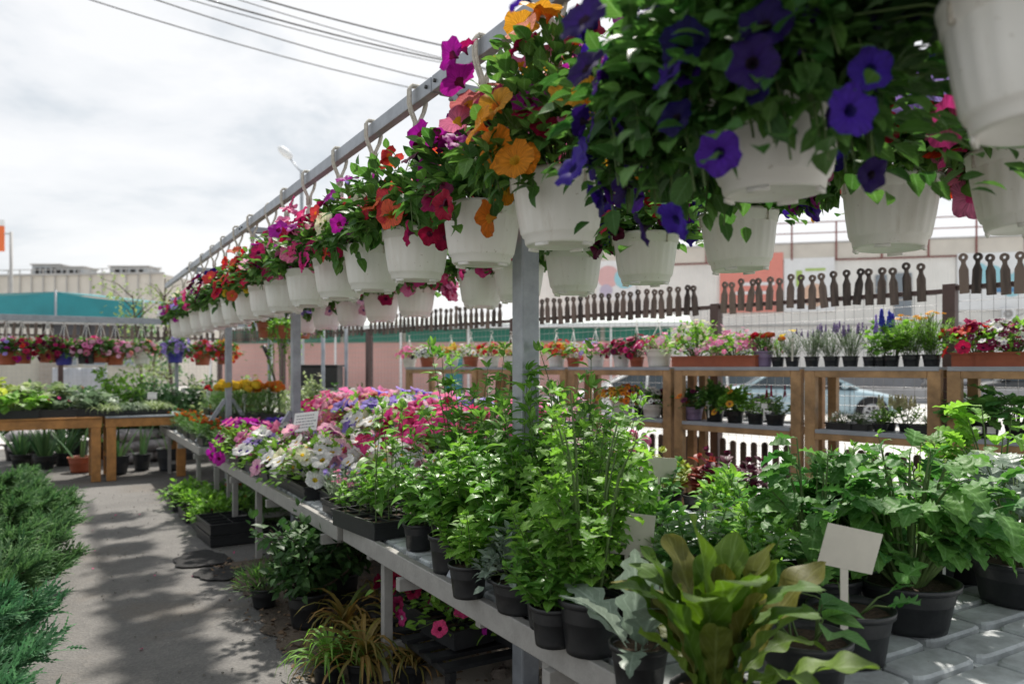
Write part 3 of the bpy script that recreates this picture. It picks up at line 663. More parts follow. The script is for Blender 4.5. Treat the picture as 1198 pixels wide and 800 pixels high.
for (px, py, s_) in ((570, 748, .07), (585, 790, .05), (600, 775, .06), (520, 735, .04), (480, 720, .05)):
    c = onplane(px, py, .01); g.inst(FT['ball'], [(c.x, c.y, .01)], [0, 1, 0], UP, s_, 0)
kind(ob('stones', g.mesh('stones', mat('stone', (.22,.18,.15), .9, .3, 12, .5))), 'stuff')

# ------------------------------------------------------------------ metal benches and the pot beams
BX0, BX1 = 1.29, 3.25
def bench(label, y0, y1, ht, legs, x1=BX1):
    t = thing('metal_bench', label, 'bench', (BX0, y0, 0), 0, 'metal plant benches along the lane')
    Wd, Ln = x1 - BX0, y1 - y0; rh = .085
    for (a, b) in (((.02, 0, ht-rh/2), (.02, Ln, ht-rh/2)), ((Wd-.02, 0, ht-rh/2), (Wd-.02, Ln, ht-rh/2))):
        g = G(); g.bar(a, b, .035, rh); ob('rail', g.mesh('rail', M['steel'], False), t, bevel=.004)
    for y in (.018, Ln-.018):
        g = G(); g.bar((.04, y, ht-rh/2), (Wd-.04, y, ht-rh/2), .034, rh-.006); ob('end_rail', g.mesh('end_rail', M['steel'], False), t, bevel=.003)
    n = max(2, int(Ln / .55)); base = None
    for i in range(n):
        g = G(); y = .22 + (Ln-.44) * i / (n-1)
        g.bar((-.02 if i % 2 == 0 else .06, y, ht-rh-.03), (Wd, y, ht-rh-.03), .04, .055); ob('crossbar', g.mesh('crossbar', M['steel'], False), t, bevel=.003)
    for y in legs:
        for x in (.075, Wd-.075):
            g = G(); g.box((x, y, (ht-rh)/2 - .002), (.045, .045, ht-rh-.006)); ob('leg', g.mesh('leg', M['steel'], False), t, bevel=.003)
        g = G(); g.bar((.1, y, .16), (Wd-.1, y, .16), .03, .045); ob('stretcher', g.mesh('stretcher', M['steel'], False), t, bevel=.003)
    g = G(); g.bar((.55, max(.1, legs[0]-.1), .205), (.55, Ln-.1, .205), .03, .04); ob('stretcher', g.mesh('stretcher', M['steel'], False), t, bevel=.003)
    g = G(); a, b = .30, .145; nx, ny = int((Wd-.1)/a), int((Ln-.08)/b)
    for i in range(nx):
        for j in range(ny):
            cx, cy = .06 + (i+.5)*(Wd-.12)/nx, .05 + (j+.5)*(Ln-.1)/ny; sx, sy = (Wd-.12)/nx-.022, (Ln-.1)/ny-.022
            t_ = np.linspace(0, 2*PI, 20, endpoint=False); sup = lambda q: np.sign(q) * np.abs(q)**.35
            X, Y = sup(np.cos(t_))*sx/2, sup(np.sin(t_))*sy/2
            ring = lambda k, z: np.stack([cx + X*k[0], cy + Y*k[1], np.full(20, z)], 1)
            e = .008; k1 = ((sx-2*e)/sx, (sy-2*e)/sy)
            g.loft([ring((1, 1), ht-.03), ring((1, 1), ht-.010), ring(k1, ht-.003), ring((.02, .02), ht-.003)])
    for i in range(nx+1): g.box((.06 + i*(Wd-.12)/nx, Ln/2, ht-.032), (.03, Ln-.08, .012))
    for j in range(0, ny+1, 1): g.box((Wd/2, .05 + j*(Ln-.1)/ny, ht-.0345), (Wd-.1, .03, .012))
    ob('grating', g.mesh('grating', M['grate'], False), t)
    return t
HT1, HT2 = .675, .655
bench('nearest grey metal bench loaded with herbs, lettuce and kale', .55, 3.93, HT1, (2.06-.55, 3.49-.55))
bench('middle grey metal bench covered with trays of petunias', 4.03, 7.75, HT2, (6.22-4.03, 7.15-4.03))
bench('farthest grey metal bench with marigolds ending at the wooden tables', 8.7, 12.3, HT2, (.5, 3.1), 2.6)

XB, XF, XP, ZB, ZPOT = 1.27, 2.15, 1.68, 2.60, 1.857
jy = [onX(510, XB, 0).y, onX(285, XB, 0).y, onX(222, XB, 0).y]
t = thing('plant_gantry', 'grey steel tube frame of posts and beams carrying the white hanging pots', 'plant frame', (XP, jy[0], 0))
def fr(name, a, b, w_, h_, bev=.005, m='galv'):
    g = G(); o = Vector((XP, jy[0], 0)); g.bar(Vector(a) - o, Vector(b) - o, w_, h_); return ob(name, g.mesh(name, M[m], False), t, bevel=bev)
cuts = [-.6] + jy + [11.3]
for X in (XB, XF):
    for i in range(4): fr('beam', (X, cuts[i]+.004, ZB), (X, cuts[i+1]-.004, ZB), .042, .062)
for i, y in enumerate(jy):
    pw = .085 if i == 0 else .07
    fr('post', (XP, y, .0), (XP, y, ZB-.04), pw, pw, .008)
    arm = fr('cross_arm', (XB+.024, y, ZB-.006), (XF-.024, y, ZB-.006), .05, .05)
    for s_ in (-1, 1):
        xe = XB + .06 if s_ < 0 else XF - .06
        fr('brace', (xe, y+.012*s_, ZB-.036), (XP + s_*pw*.5, y+.012*s_, ZB-.29), .03, .03)
        fr('foot_brace', (XP + s_*pw*.5, y, 1.14), (XP + s_*.34, y, HT2+.01), .04, .045)
    for X in (XB,):
        g = G()
        for (dy, dz) in ((-.05, .0), (.05, .0)): g.lathe([(.001, .007), (.008, .007), (.008, -.007)], 8, (0, 0, 0)); 
        V = np.concatenate(g.v); V = V[:, [2, 0, 1]] * [-1, 1, 1]; k = len(V)//2
        V[:k] += [X-XP-.022, y-jy[0]-.04, ZB]; V[k:] += [X-XP-.022, y-jy[0]+.04, ZB]; g.v = [V]
        g2 = G(); g2.add(V, np.concatenate(g.f)); ob('bolt', g2.mesh('bolt', M['blackp']), t)

# ------------------------------------------------------------------ wooden display shelves along the fence
def shelf(label, t0, t1, z1=1.5, z2=1.026, dep=.42):
    a = SH(t0); t = thing('display_shelf', label, 'shelf', a, SANG, 'wooden display shelves along the mesh fence')
    Ln = t1 - t0; post = .085                      # local x along the shelf, local -y towards the fence
    for x in (post/2, Ln-post/2):
        for y in (-.03, -dep+.03):
            g = G(); g.box((x, y, (z1-.012)/2), (post if y > -.1 else .07, .06, z1-.014)); ob('leg', g.mesh('leg', M['woodv'], False), t, bevel=.004)
    for z in (z1, z2):
        for y in (-.012, -dep+.012):
            g = G(); g.box((Ln/2, y, z-.045), (Ln-2*post-.004, .03, .055)); ob('rail', g.mesh('rail', M['woodv'], False), t, bevel=.003)
        g = G(); g.box((Ln/2, -dep/2, z-.006), (Ln-.01 if z == z1 else Ln-2*post-.006, dep-.004 if z == z1 else dep-.13, .022)); g.box((Ln/2, .004, z-.008), (Ln-.012 if z == z1 else Ln-2*post-.008, .006, .030))
        ob('board', g.mesh('board', M['boardgrey'], False), t, bevel=.002)
    return t
SHM = [(-1.5, -.04), (.0, .97), (1.0, 2.19), (2.23, 3.5), (3.54, 4.95), (4.99, 6.45)]
for (a, b), l in zip(SHM, ('wooden two tier shelf at the far right with crimson and purple planters on top', 'wooden two tier shelf in front of the blue car, lavender and yellow daisies on top',
    'wooden two tier shelf with cream and pink planters and a mauve pot', 'wooden two tier shelf right of the thick steel post with white flower pots',
    'wooden two tier shelf mostly hidden behind the thick steel post', 'leftmost wooden two tier shelf, with pink and white pansies on top')): shelf(l, a, b)

# ------------------------------------------------------------------ mesh fence with carved wooden pickets
def picket_mesh():
    g = G(); d = .018; h = .285; w_ = .030
    def prism(pts):
        pts = np.array(pts); k = len(pts)
        A = np.stack([pts[:, 0], np.full(k, -d/2), pts[:, 1]], 1); B = A + [0, d, 0]; g.add(np.concatenate([A, B]), [[i, (i+1) % k, k+(i+1) % k, k+i] for i in range(k)] + [[0, 3, 2, 1], [k, k+1, k+2, k+3]])
    prism([(-w_, -.07), (w_, -.07), (w_, .10), (-w_, .10)]); prism([(-w_, .1), (w_, .1), (.013, .145), (-.013, .145)]); prism([(-.013, .145), (.013, .145), (.015, .17), (-.015, .17)])
    t = np.linspace(0, 2*PI, 16, endpoint=False); rings = []
    for (r_, y) in ((.030, -d/2), (.030, d/2), (.011, d/2), (.011, -d/2), (.030, -d/2)): rings.append(np.stack([r_*np.cos(t), np.full(16, y), .19 + r_*np.sin(t)], 1))
    g.loft(rings); return g.mesh('picket', M['picket'], False)
PICK = picket_mesh()
g = G()
for i, (a, b) in enumerate(((.0, .78),)): 
    t_ = np.linspace(0, PI, 9); V = [(-.028, 0), (.028, 0)] + [(.028*math.cos(q), .78 + .028*math.sin(q)) for q in t_]
    k = len(V); A = np.array([[x, -.008, z] for x, z in V]); B = A + [0, .016, 0]
    g.add(np.concatenate([A, B]), [[j, (j+1) % k, k+(j+1) % k, k+j] for j in range(k)] + [[0, 1, 2, 10], [10, 2, 3, 9], [9, 3, 4, 8], [8, 4, 5, 7]] + [[k+0, k+10, k+2, k+1], [k+10, k+9, k+3, k+2], [k+9, k+8, k+4, k+3], [k+8, k+7, k+5, k+4]])
LOWP = g.mesh('lower_picket', M['picket'], False)
def fence(label, a, b, zr, lower=False, pick=True, seed=1, post_h=None, gap=.087):
    rr = random.Random(seed); a, b = Vector(a), Vector(b); Ln = (b - a).length; an = math.atan2(b.y-a.y, b.x-a.x)
    t = thing('mesh_fence', label, 'fence', a, an, 'mesh fence panels around the plant yard')
    g = G(); g.box((0, 0, (zr + .03)/2), (.085, .085, zr + .03)); ob('post', g.mesh('post', M['brownsteel'], False), t, bevel=.004)
    for z in (zr, .10):
        g = G(); g.box((Ln/2+.02, 0, z), (Ln-.05, .03, .035)); ob('rail', g.mesh('rail', M['brownsteel'], False), t, bevel=.003)
    g = G(); nx, nz = int((Ln-.1)/.075), int((zr-.14)/.075)
    for i in range(nx+1): x = .05 + (Ln-.1)*i/nx; g.tube([(x, .01, .12), (x, .01, zr-.02)], .0017, 4, 0, False)
    for i in range(nz+1): z = .12 + (zr-.14)*i/nz; g.tube([(.045, .013, z), (Ln-.045, .013, z)], .0017, 4, 0, False)
    ob('wire_mesh', g.mesh('wire_mesh', M['wire']), t)
    if pick:
        x = .10
        while x < Ln - .08:
            o = ob('picket', PICK, t, (x, -.028, zr + .004 + rr.gauss(0, .008))); o.rotation_euler = (0, rr.gauss(0, .05) + (.28 if seed == 3 and x < .0 else 0), 0); x += gap + rr.uniform(-.008, .010)
    if lower:
        x = .09
        while x < Ln - .07: ob('lower_picket', LOWP, t, (x, -.03, .04 + rr.gauss(0, .006))); x += .105
    return t
FO = .52
fx = lambda px: SHpx(px, FO)
pA, pB, pC, pD = fx(1112), fx(838), fx(602), fx(432)
fence('mesh fence panel at the right edge with the highest row of carved pickets', pA, SH(-2.4, FO), 2.08, True, seed=2)
fence('mesh fence panel behind the lavender and daisy pots, picket heads leaning', pB, pA + (pB-pA).normalized()*.05, 2.06, True, seed=3, gap=.092)
fence('mesh fence panel right of the thick steel post in front of the pink stall', pC, pB + (pC-pB).normalized()*.05, 2.06, True, seed=4, gap=.10)
fence('mesh fence panel left of the thick steel post over the leftmost shelf', pD, pC + (pD-pC).normalized()*.05, 2.06, False, seed=5, gap=.11)
pE = SH(11.2, FO); pF = SH(14.2, FO)
fence('mesh fence panel behind the white rose bushes', pE, pD + (pE-pD).normalized()*.05, 2.06, False, seed=6, gap=.12)
fence('mesh fence panel behind the terracotta hanging pots near the corner', pF, pE + (pF-pE).normalized()*.05, 2.06, False, seed=7, gap=.12)
q = pF; ux = Vector((-CT*1., ST*.35, 0)).normalized()
ux = Vector((-1, -.10, 0)).normalized()
for i, l in enumerate(('back fence panel behind the pot of lilac flowers', 'back fence panel behind the pink hanging flowers', 'back fence panel behind the hanging pots at the left edge')):
    nq = q + ux * 2.9; fence(l, nq, q - ux*(.05 if i else .05), 2.10, False, seed=10+i, gap=.12); q = nq
# ------------------------------------------------------------------ wooden tables at the far left with their hanging rail
TY = onplane(123, 563, 0).y
m_tarp = mat('black_tray', (.02,.021,.024), .5, .2, 8)
def wtable(label, x0, x1, grey):
    t = thing('wooden_table', label, 'table', (x0, TY, 0), 0, 'wooden tables at the end of the lane'); Ln = x1-x0; h = .83; dp = .85
    for x in (.07, Ln-.07):
        for y in (.05, dp-.05):
            g = G(); g.box((x, y, (h-.12)/2), (.115, .09, h-.12)); ob('leg', g.mesh('leg', M['wood'], False), t, bevel=.005)
    for y in (.03, dp-.03):
        g = G(); g.bar((0, y, h-.06), (Ln, y, h-.06), .045, .115); ob('apron', g.mesh('apron', M['wood'], False), t, bevel=.004)
    g = G(); g.box((Ln/2, dp/2, h+.012), (Ln, dp+.02, .022)); ob('top', g.mesh('top', M['boardgrey'] if grey else M['wood'], False), t, bevel=.003)
    return t
xs = W(120, 10.4).x
wtable('longer varnished wooden table holding black trays of squash seedlings', -3.9, xs-.02, False)
wtable('short varnished wooden table with a grey top beside the metal bench', xs+.02, xs+1.02, True)
t = thing('hanging_rail', 'pale grey rail on posts holding coloured hanging flower pots across the back', 'plant frame', (0, 14.1, 0))
RZ = 2.27
g = G(); g.bar((-6.5, 0, RZ), (3.35, 0, RZ), .06, .10); ob('beam', g.mesh('beam', M['galv'], False), t, bevel=.004)
for x in (-5.6, -2.2, 1.75):
    g = G(); g.box((x, .06, RZ/2-.03), (.06, .055, RZ-.06)); ob('post', g.mesh('post', M['galv'], False), t, bevel=.004)

# ------------------------------------------------------------------ buildings
def panel(g, a, b, z0, z1, th=.25, mi=0):
    a, b = Vector((a[0], a[1], 0)), Vector((b[0], b[1], 0)); d = (b-a).normalized(); n = Vector((d.y, -d.x, 0))
    c = (a+b)/2; g.box((c.x, c.y, (z0+z1)/2), ((b-a).length, th, z1-z0), mi, rz=math.atan2(d.y, d.x))
def on(o, name, g, m, smooth=False, bevel=0): return ob(name, g.mesh(name, m, smooth), o, bevel=bevel)
def corr(name, col, sc, rough=.7, depth=.5):   # ribbed cladding along object x
    m, N, L, B = nodes(name); tc = N.new('ShaderNodeTexCoord'); wv = N.new('ShaderNodeTexWave'); wv.inputs['Scale'].default_value = sc; wv.bands_direction = 'X'
    L.new(tc.outputs['Object'], wv.inputs['Vector']); bp = N.new('ShaderNodeBump'); bp.inputs['Strength'].default_value = depth; bp.inputs['Distance'].default_value = .05
    L.new(wv.outputs['Fac'], bp.inputs['Height']); L.new(bp.outputs[0], B.inputs['Normal'])
    nz = N.new('ShaderNodeTexNoise'); nz.inputs['Scale'].default_value = .5; nz.inputs['Detail'].default_value = 6; L.new(tc.outputs['Object'], nz.inputs['Vector'])
    rp = N.new('ShaderNodeValToRGB'); rp.color_ramp.elements[0].color = (*[c*.85 for c in col], 1); rp.color_ramp.elements[1].color = (*col, 1); rp.color_ramp.elements[0].position = .3; rp.color_ramp.elements[1].position = .6
    L.new(nz.outputs['Fac'], rp.inputs[0]); L.new(rp.outputs[0], B.inputs['Base Color']); B.inputs['Roughness'].default_value = rough
    return m
m_wall = corr('cream_cladding', (.77,.755,.72), 1.2)
m_wall2 = mat('cream_render', (.60,.56,.50), .8, .08, .4)
m_trim = mat('grey_trim', (.40,.39,.38), .6, .1, 1)
m_redrail = mat('red_oxide_rail', (.22,.07,.06), .6, .15, 5)
# big cream building on the right
def local(o, z, zc, px): return W(px, zc, z)
A_, B_ = W(625, 60), W(1500, 49)
o = thing('market_building', 'large cream industrial building with a roof railing behind the parked cars', 'building', A_, math.atan2(B_.y-A_.y, B_.x-A_.x))
Ln = (B_-A_).length; HB = 10.4
g = G(); g.box((Ln/2, 6, HB/2 - .01), (Ln, 12, HB)); on(o, 'wall', g, m_wall)
g = G(); g.box((Ln/2, -.06, HB-.55), (Ln+.1, .10, 1.1)); on(o, 'parapet', g, m_wall2)
g = G(); g.box((Ln/2, 0, HB+.06), (Ln+.3, .36, .12)); on(o, 'roof_edge', g, m_trim)
g = G(); g.box((Ln/2, -.09, HB-1.2), (Ln, .08, .09)); on(o, 'ledge', g, m_redrail)
g = G()
for i in range(int(Ln/3.0)): g.box((1+i*3.0, -.16, HB+.20), (.11, .08, 2.7))
for z in (1.52, .75): g.box((Ln/2, -.16, HB+z), (Ln, .07, .07))
on(o, 'roof_railing', g, m_redrail)
g = G(); g.box((Ln/2, -.08, 4.55), (Ln, .1, .12)); on(o, 'band', g, m_trim)
g = G(); g.box((Ln/2, -.10, .55), (Ln, .14, 1.0)); on(o, 'plinth', g, mat('grey_plinth', (.25,.25,.26), .8, .1, 1))
BA = A_; BD = (B_-A_).normalized(); BN = Vector((BD.y, -BD.x, 0))
def wallpt(px, py, off=.1):
    k = (px-599)/F; f = lambda p: ((p.x*CT-p.y*ST) - k*(p.x*ST+p.y*CT)); a, b = f(BA), f(BA+BD); p = BA + BD*(a/(a-b)); zc = p.x*ST + p.y*CT
    return p + BN*off, EYE - (py-HY)*zc/F
def board(name, label, px0, px1, py0, py1, m, cat, extra=None, off=.12):
    p, zt = wallpt(px0, py0, off); q, _ = wallpt(px1, py0, off); _, zb = wallpt(px0, py1, off)
    o = thing(name, label, cat, (p.x, p.y, zb), math.atan2((q-p).y, (q-p).x)); w_, h_ = (q-p).length, zt-zb
    g = G(); g.box((w_/2, 0, h_/2), (w_, .08, h_)); on(o, 'panel', g, m)
    if extra: extra(o, w_, h_)
    return o
def quad(o, name, x, z, w_, h_, m, y=-.052): g = G(); g.box((x, y, z), (w_, .016, h_)); return on(o, name, g, m)
def disc(o, name, x, z, r_, m, y=-.06):
    g = G(); t_ = np.linspace(0, 2*PI, 20, endpoint=False); rings = [np.stack([x+k*np.cos(t_), np.full(20, y), z+k*np.sin(t_)], 1) for k in (.02*r_, r_)]; g.loft(rings); return on(o, name, g, m)
flat = lambda n, c: mat(n, c, .6, .04, 2)
m_red, m_wh, m_sky, m_pk, m_gr = flat('coral_print', (.70,.25,.20)), flat('white_print', (.74,.75,.76)), flat('turquoise_print', (.30,.58,.66)), flat('pink_print', (.66,.42,.42)), flat('lime_print', (.38,.52,.14))
def ex_red(o, w_, h_):
    quad(o, 'text_line', w_*.62, h_*.48, w_*.5, h_*.055, m_wh); quad(o, 'text_line', w_*.55, h_*.33, w_*.6, h_*.05, m_wh)
board('billboard', 'coral red poster panel on the cream building wall', 842, 916, 298, 366, m_red, 'billboard', ex_red)
def ex_food(o, w_, h_):
    disc(o, 'picture', w_*.6, h_*.3, h_*.22, flat('peach_print', (.68,.45,.33))); quad(o, 'picture', w_*.3, h_*.62, w_*.12, h_*.3, m_gr, -.056); quad(o, 'picture', w_*.62, h_*.78, w_*.4, h_*.05, m_gr, -.054)
board('billboard', 'white poster with a pale food picture beside the red poster', 917, 976, 303, 365, m_wh, 'billboard', ex_food)
def ex_blue(o, w_, h_):
    for (a, b, r_) in ((.42, .58, .2), (.86, .55, .24), (.66, .42, .2), (.28, .72, .1)): disc(o, 'picture', w_*a, h_*b, h_*r_, m_sky, -.060 - r_*.05)
    quad(o, 'stripe', w_*.7, h_*.34, w_*.5, h_*.08, flat('deep_blue_print', (.10,.25,.45)), -.080)
board('billboard', 'white and turquoise advertising panel at the right edge', 1119, 1215, 297, 363, m_wh, 'billboard', ex_blue)
def ex_pb(o, w_, h_):
    disc(o, 'picture', w_*.3, h_*.6, h_*.28, m_pk); disc(o, 'picture', w_*.72, h_*.55, h_*.26, m_sky, -.066); disc(o, 'picture', w_*.25, h_*.25, h_*.16, flat('violet_print', (.48,.44,.56)), -.07)
board('billboard', 'pink and pale blue poster seen between the white hanging pots', 698, 744, 306, 352, m_wh, 'billboard', ex_pb)
m_win = mat('grey_window_glass', (.20,.23,.26), .15, .1, 1)
for (a, b, c, d, l) in ((1024, 1037, 322, 346, 'narrow grey window on the cream building'), (1046, 1066, 320, 372, 'tall grey window on the cream building above the blue delphinium')):
    ww = board('wall_window', l, a, b, c, d, m_win, 'window', lambda o, w_, h_: quad(o, 'frame', w_/2, h_*.4, w_, .12, m_trim))
def ex_ac(o, w_, h_):
    g = G(); t_ = np.linspace(0, 2*PI, 28); 
    for r_ in (.12, .2, .28): g.tube([(w_*.42 + h_*r_*1.3*math.cos(a), -.30, h_*.5 + h_*r_*1.3*math.sin(a)) for a in t_], .03, 4)
    on(o, 'fan_grille', g, m_trim)
    g = G(); g.box((w_/2, -.13, h_/2), (w_, .26, h_*.99)); on(o, 'casing', g, m_wh); g = G(); g.tube([(w_, -.1, h_*.5), (w_*1.25, -.1, h_*.3), (w_*1.7, -.06, h_*.55)], .06, 6); on(o, 'pipe', g, m_trim)
board('air_conditioner', 'white air conditioner unit under the turquoise panel', 1168, 1183, 362, 374, m_wh, 'air conditioner', ex_ac, .5)

# pink market stall with green shutters
z1 = 42; A_ = W(255, 46); B_ = W(806, 41); o = thing('market_stall', 'long pink market stall with a green shutter band and pale overhanging roof', 'stall', A_, math.atan2(B_.y-A_.y, B_.x-A_.x)); Ln = (B_-A_).length
m_pinkw = corr('pink_siding', (.70,.40,.36), 1.6, .7, .25); m_green = mat('green_shutter', (.02,.20,.14), .5, .15, .6); m_roof = corr('pale_roof_sheet', (.55,.60,.58), 2.2, .5)
g = G(); g.box((Ln/2-.3, 3, 1.48), (Ln-1.2, 6, 2.96)); on(o, 'wall', g, m_pinkw)
for i in range(7):
    x0 = .4 + i*(Ln-1.2)/7; wd = (Ln-1.2)/7-.25; g = G(); g.box((x0+wd/2+.1, -.03, 3.30), (wd, .12, .72)); on(o, 'shutter', g, m_green)
g = G(); g.box((Ln/2-.3, 3, 3.34), (Ln-1.4, 5.9, .76)); on(o, 'upper_wall', g, mat('cream_upper', (.55,.52,.46), .7, .1, 1))
g = G(); V = [(-.3, -1.3, 3.70), (Ln+.1, -1.3, 3.70), (Ln+.1, -1.3, 3.86), (-.3, -1.3, 3.86), (-.3, 3.2, 4.55), (Ln+.1, 3.2, 4.55), (-.3, 3.2, 4.4), (Ln+.1, 3.2, 4.4)]
g.add(V, [[0,1,2,3], [3,2,5,4], [6,7,1,0], [4,5,7,6], [0,3,4,6], [1,7,5,2]]); on(o, 'roof', g, m_roof)
g = G(); g.box((Ln/2, -1.34, 3.72), (Ln+.4, .06, .14)); on(o, 'gutter', g, m_wh)
for i in range(8):
    g = G(); g.box((.2+i*(Ln-.4)/7, -1.1, 1.84), (.09, .09, 3.66)); on(o, 'roof_post', g, m_wh)
g = G(); g.box((Ln*.53, -.05, 1.1), (1.0, .12, 2.1)); on(o, 'door', g, mat('teal_door', (.03,.22,.25), .5, .1, 2))

# left: beige building with railing, teal canopy and the stall under it
A_ = W(-60, 62); B_ = W(190, 60); o = thing('beige_building', 'long beige building with a flat roof railing at the far left', 'building', A_, math.atan2(B_.y-A_.y, B_.x-A_.x)); Ln = (B_-A_).length
g = G(); g.box((Ln/2, 5, 4.4), (Ln, 10, 8.8)); on(o, 'wall', g, m_wall2)
g = G(); g.box((Ln/2, -.03, 8.86), (Ln+.2, .4, .14)); on(o, 'roof_edge', g, m_trim)
g = G()
for i in range(int(Ln/1.0)): g.box((.3+i*1.0, -.12, 8.2), (.07, .06, 2.2))
g.box((Ln/2, -.12, 9.26), (Ln, .05, .06)); on(o, 'roof_railing', g, m_trim)
m_unit = mat('grey_sheet_metal', (.34,.36,.38), .5, .12, .8)
for (px, w_, h_, l, zz) in ((62, 2.3, .95, 'box shaped grey rooftop unit on the beige building, left one', 8.94), (88, 2.6, .75, 'lower grey rooftop unit beside the boxy one', 8.94), (158, 3.2, .8, 'wide rounded grey rooftop vent at the right end of the beige building', 8.94)):
    p = W(px, 64, zz); u = thing('rooftop_unit', l, 'rooftop unit', p, -TH); g = G(); g.box((0, 0, h_/2), (w_, 2, h_)); on(u, 'casing', g, m_unit, bevel=.05)
    g = G(); g.box((0, 0, h_+.05), (w_+.2, 2.2, .1)); on(u, 'lid', g, m_trim)
    g = G()
    for k in range(4): g.box((-w_*.3+k*w_*.2, -1.02, h_*.5), (w_*.12, .03, h_*.5))
    on(u, 'grille', g, M['dark'])
m_teal = mat('teal_canvas', (.02,.235,.27), .65, .12, .8, .1)
A_ = W(-75, 33); B_ = W(66, 32); C_ = W(168, 35.5)
o = thing('teal_canopy', 'long teal canvas canopy on poles above the back stall', 'canopy', B_)
g = G()
for (p, q_, a, b) in ((A_, B_, 4.55, 4.62), (B_, C_, 4.62, 4.52)):
    p, q_ = p-B_, q_-B_; n_ = 9
    for k in range(n_):
        u0, u1 = k/n_, (k+1)/n_; P, Q = p.lerp(q_, u0), p.lerp(q_, u1); s0, s1 = a+(b-a)*u0, a+(b-a)*u1; sg = .06*math.sin(PI*u0), .06*math.sin(PI*u1)
        V = []
        for (pt, s_, w_) in ((P, s0, sg[0]), (Q, s1, sg[1])):
            for z, y in ((3.42+w_*.8, 0), (s_-w_, 0), (s_-w_, .03), (3.42+w_*.8, .03)): V.append((pt.x-ST*y, pt.y+CT*y*(1), z))
        g.add(V, [[0,1,5,4], [3,7,6,2], [1,2,6,5], [0,4,7,3]])
on(o, 'canvas', g, m_teal)
g = G(); 
for (p, q_, a, b) in ((A_, B_, 4.56, 4.63), (B_, C_, 4.63, 4.53)):
    p2, q2 = p-B_+Vector((ST, CT, 0))*3, q_-B_+Vector((ST, CT, 0))*3
    g.add([(*(p-B_).xy, a), (*(q_-B_).xy, b), (*q2.xy, b+.15), (*p2.xy, a+.15), (*(p-B_).xy, a+.03), (*(q_-B_).xy, b+.03), (*q2.xy, b+.18), (*p2.xy, a+.18)], [[0,1,2,3], [4,7,6,5], [0,4,5,1], [2,6,7,3], [0,3,7,4], [1,5,6,2]])
on(o, 'top_canvas', g, m_teal)
for p in (A_, B_, C_):
    g = G(); p = p-B_; g.tube([(p.x-.03, p.y-.05, 0), (p.x-.03, p.y-.05, 4.72)], .045, 8); on(o, 'pole', g, M['galv'], True)
A_ = W(-60, 27); B_ = W(172, 29.5); o = thing('back_stall', 'low brown and cream stall with dark windows behind the hanging pots', 'stall', A_, math.atan2(B_.y-A_.y, B_.x-A_.x)); Ln = (B_-A_).length
g = G(); g.box((Ln/2, 2, 1.35), (Ln, 4, 2.7)); on(o, 'wall', g, mat('cream_panel', (.48,.45,.38), .7, .1, 1))
g = G(); g.box((Ln/2+1.6, -.04, 2.55), (Ln-3.2, .12, 1.05)); on(o, 'fascia', g, mat('charcoal_fascia', (.06,.06,.07), .6, .2, 2))
g = G(); g.box((Ln/2, 1.8, 3.14), (Ln+.5, 4.4, .10)); on(o, 'roof', g, m_trim)
for i in range(6):
    f_ = G(); x = 3.6 + i*.95
    if x > Ln-.5: break
    f_.box((x, -.055, 1.85), (.78, .10, .62)); wn = on(o, 'window', f_, m_trim); g = G(); g.box((x, -.11, 1.85), (.66, .02, .5)); on(wn, 'pane', g, m_win)
g = G(); g.box((3.2, -.06, 1.0), (.9, .12, 2.0)); on(o, 'door', g, mat('grey_brown_door', (.30,.26,.22), .6, .1, 3))
g = G(); g.box((.62, -.08, 2.0), (.7, .16, 2.1)); on(o, 'orange_panel', g, flat('orange_board', (.72,.17,.03)))
o = thing('folded_cloth', 'white sheet hanging over the back fence behind the lilac pots', 'cloth', W(93, 15.8), -TH*.3); g = G(); xs_ = np.linspace(-.5, .5, 30)
g.loft([np.stack([xs_, .03*np.sin(22*xs_)+.02*k, np.full(30, z)], 1) for k, z in enumerate((.75, 1.0, 1.25, 1.5))], closed=False); ob('sheet', g.mesh('sheet', mat('white_cloth', (.52,.53,.56), .9, .05, 4)), o).modifiers.new('thick', 'SOLIDIFY').thickness = .01

# orange sign and mast at the far left, street lamp, cables
p = W(-6, 46); o = thing('orange_sign', 'orange sign board cut by the left edge of the picture', 'sign', p, -TH); g = G(); g.box((0, 0, 9.2), (1.1, .15, 1.5)); on(o, 'panel', g, flat('orange_sheet', (.75,.16,.04)), bevel=.02); g = G(); g.box((0, 0, 10.15), (1.1, .14, .35)); on(o, 'cap', g, m_wh); g = G(); g.tube([(0, .12, 0), (0, .12, 10)], .08, 8); on(o, 'pole', g, m_trim, True)
p = W(13, 46); o = thing('steel_mast', 'thin grey mast beside the orange sign', 'mast', p, -TH); g = G(); g.tube([(0, 0, 0), (0, 0, 9.6)], .09, 8); on(o, 'pole', g, m_trim, True)
g = G(); g.bar((-.5, 0, 9.5), (.05, 0, 9.5), .06, .06); g.bar((-.5, 0, 7.3), (.05, 0, 7.3), .06, .06); on(o, 'bracket', g, m_trim)
p = W(353, 27); o = thing('street_lamp', 'double armed grey street lamp rising behind the hanging frame', 'street lamp', p, -TH)
zt = EYE + (HY-201)*27/F; k = 27/F
g = G(); g.tube([(0, 0, 0), (0, 0, zt)], [.10, .06], 10); on(o, 'pole', g, M['galv'], True)
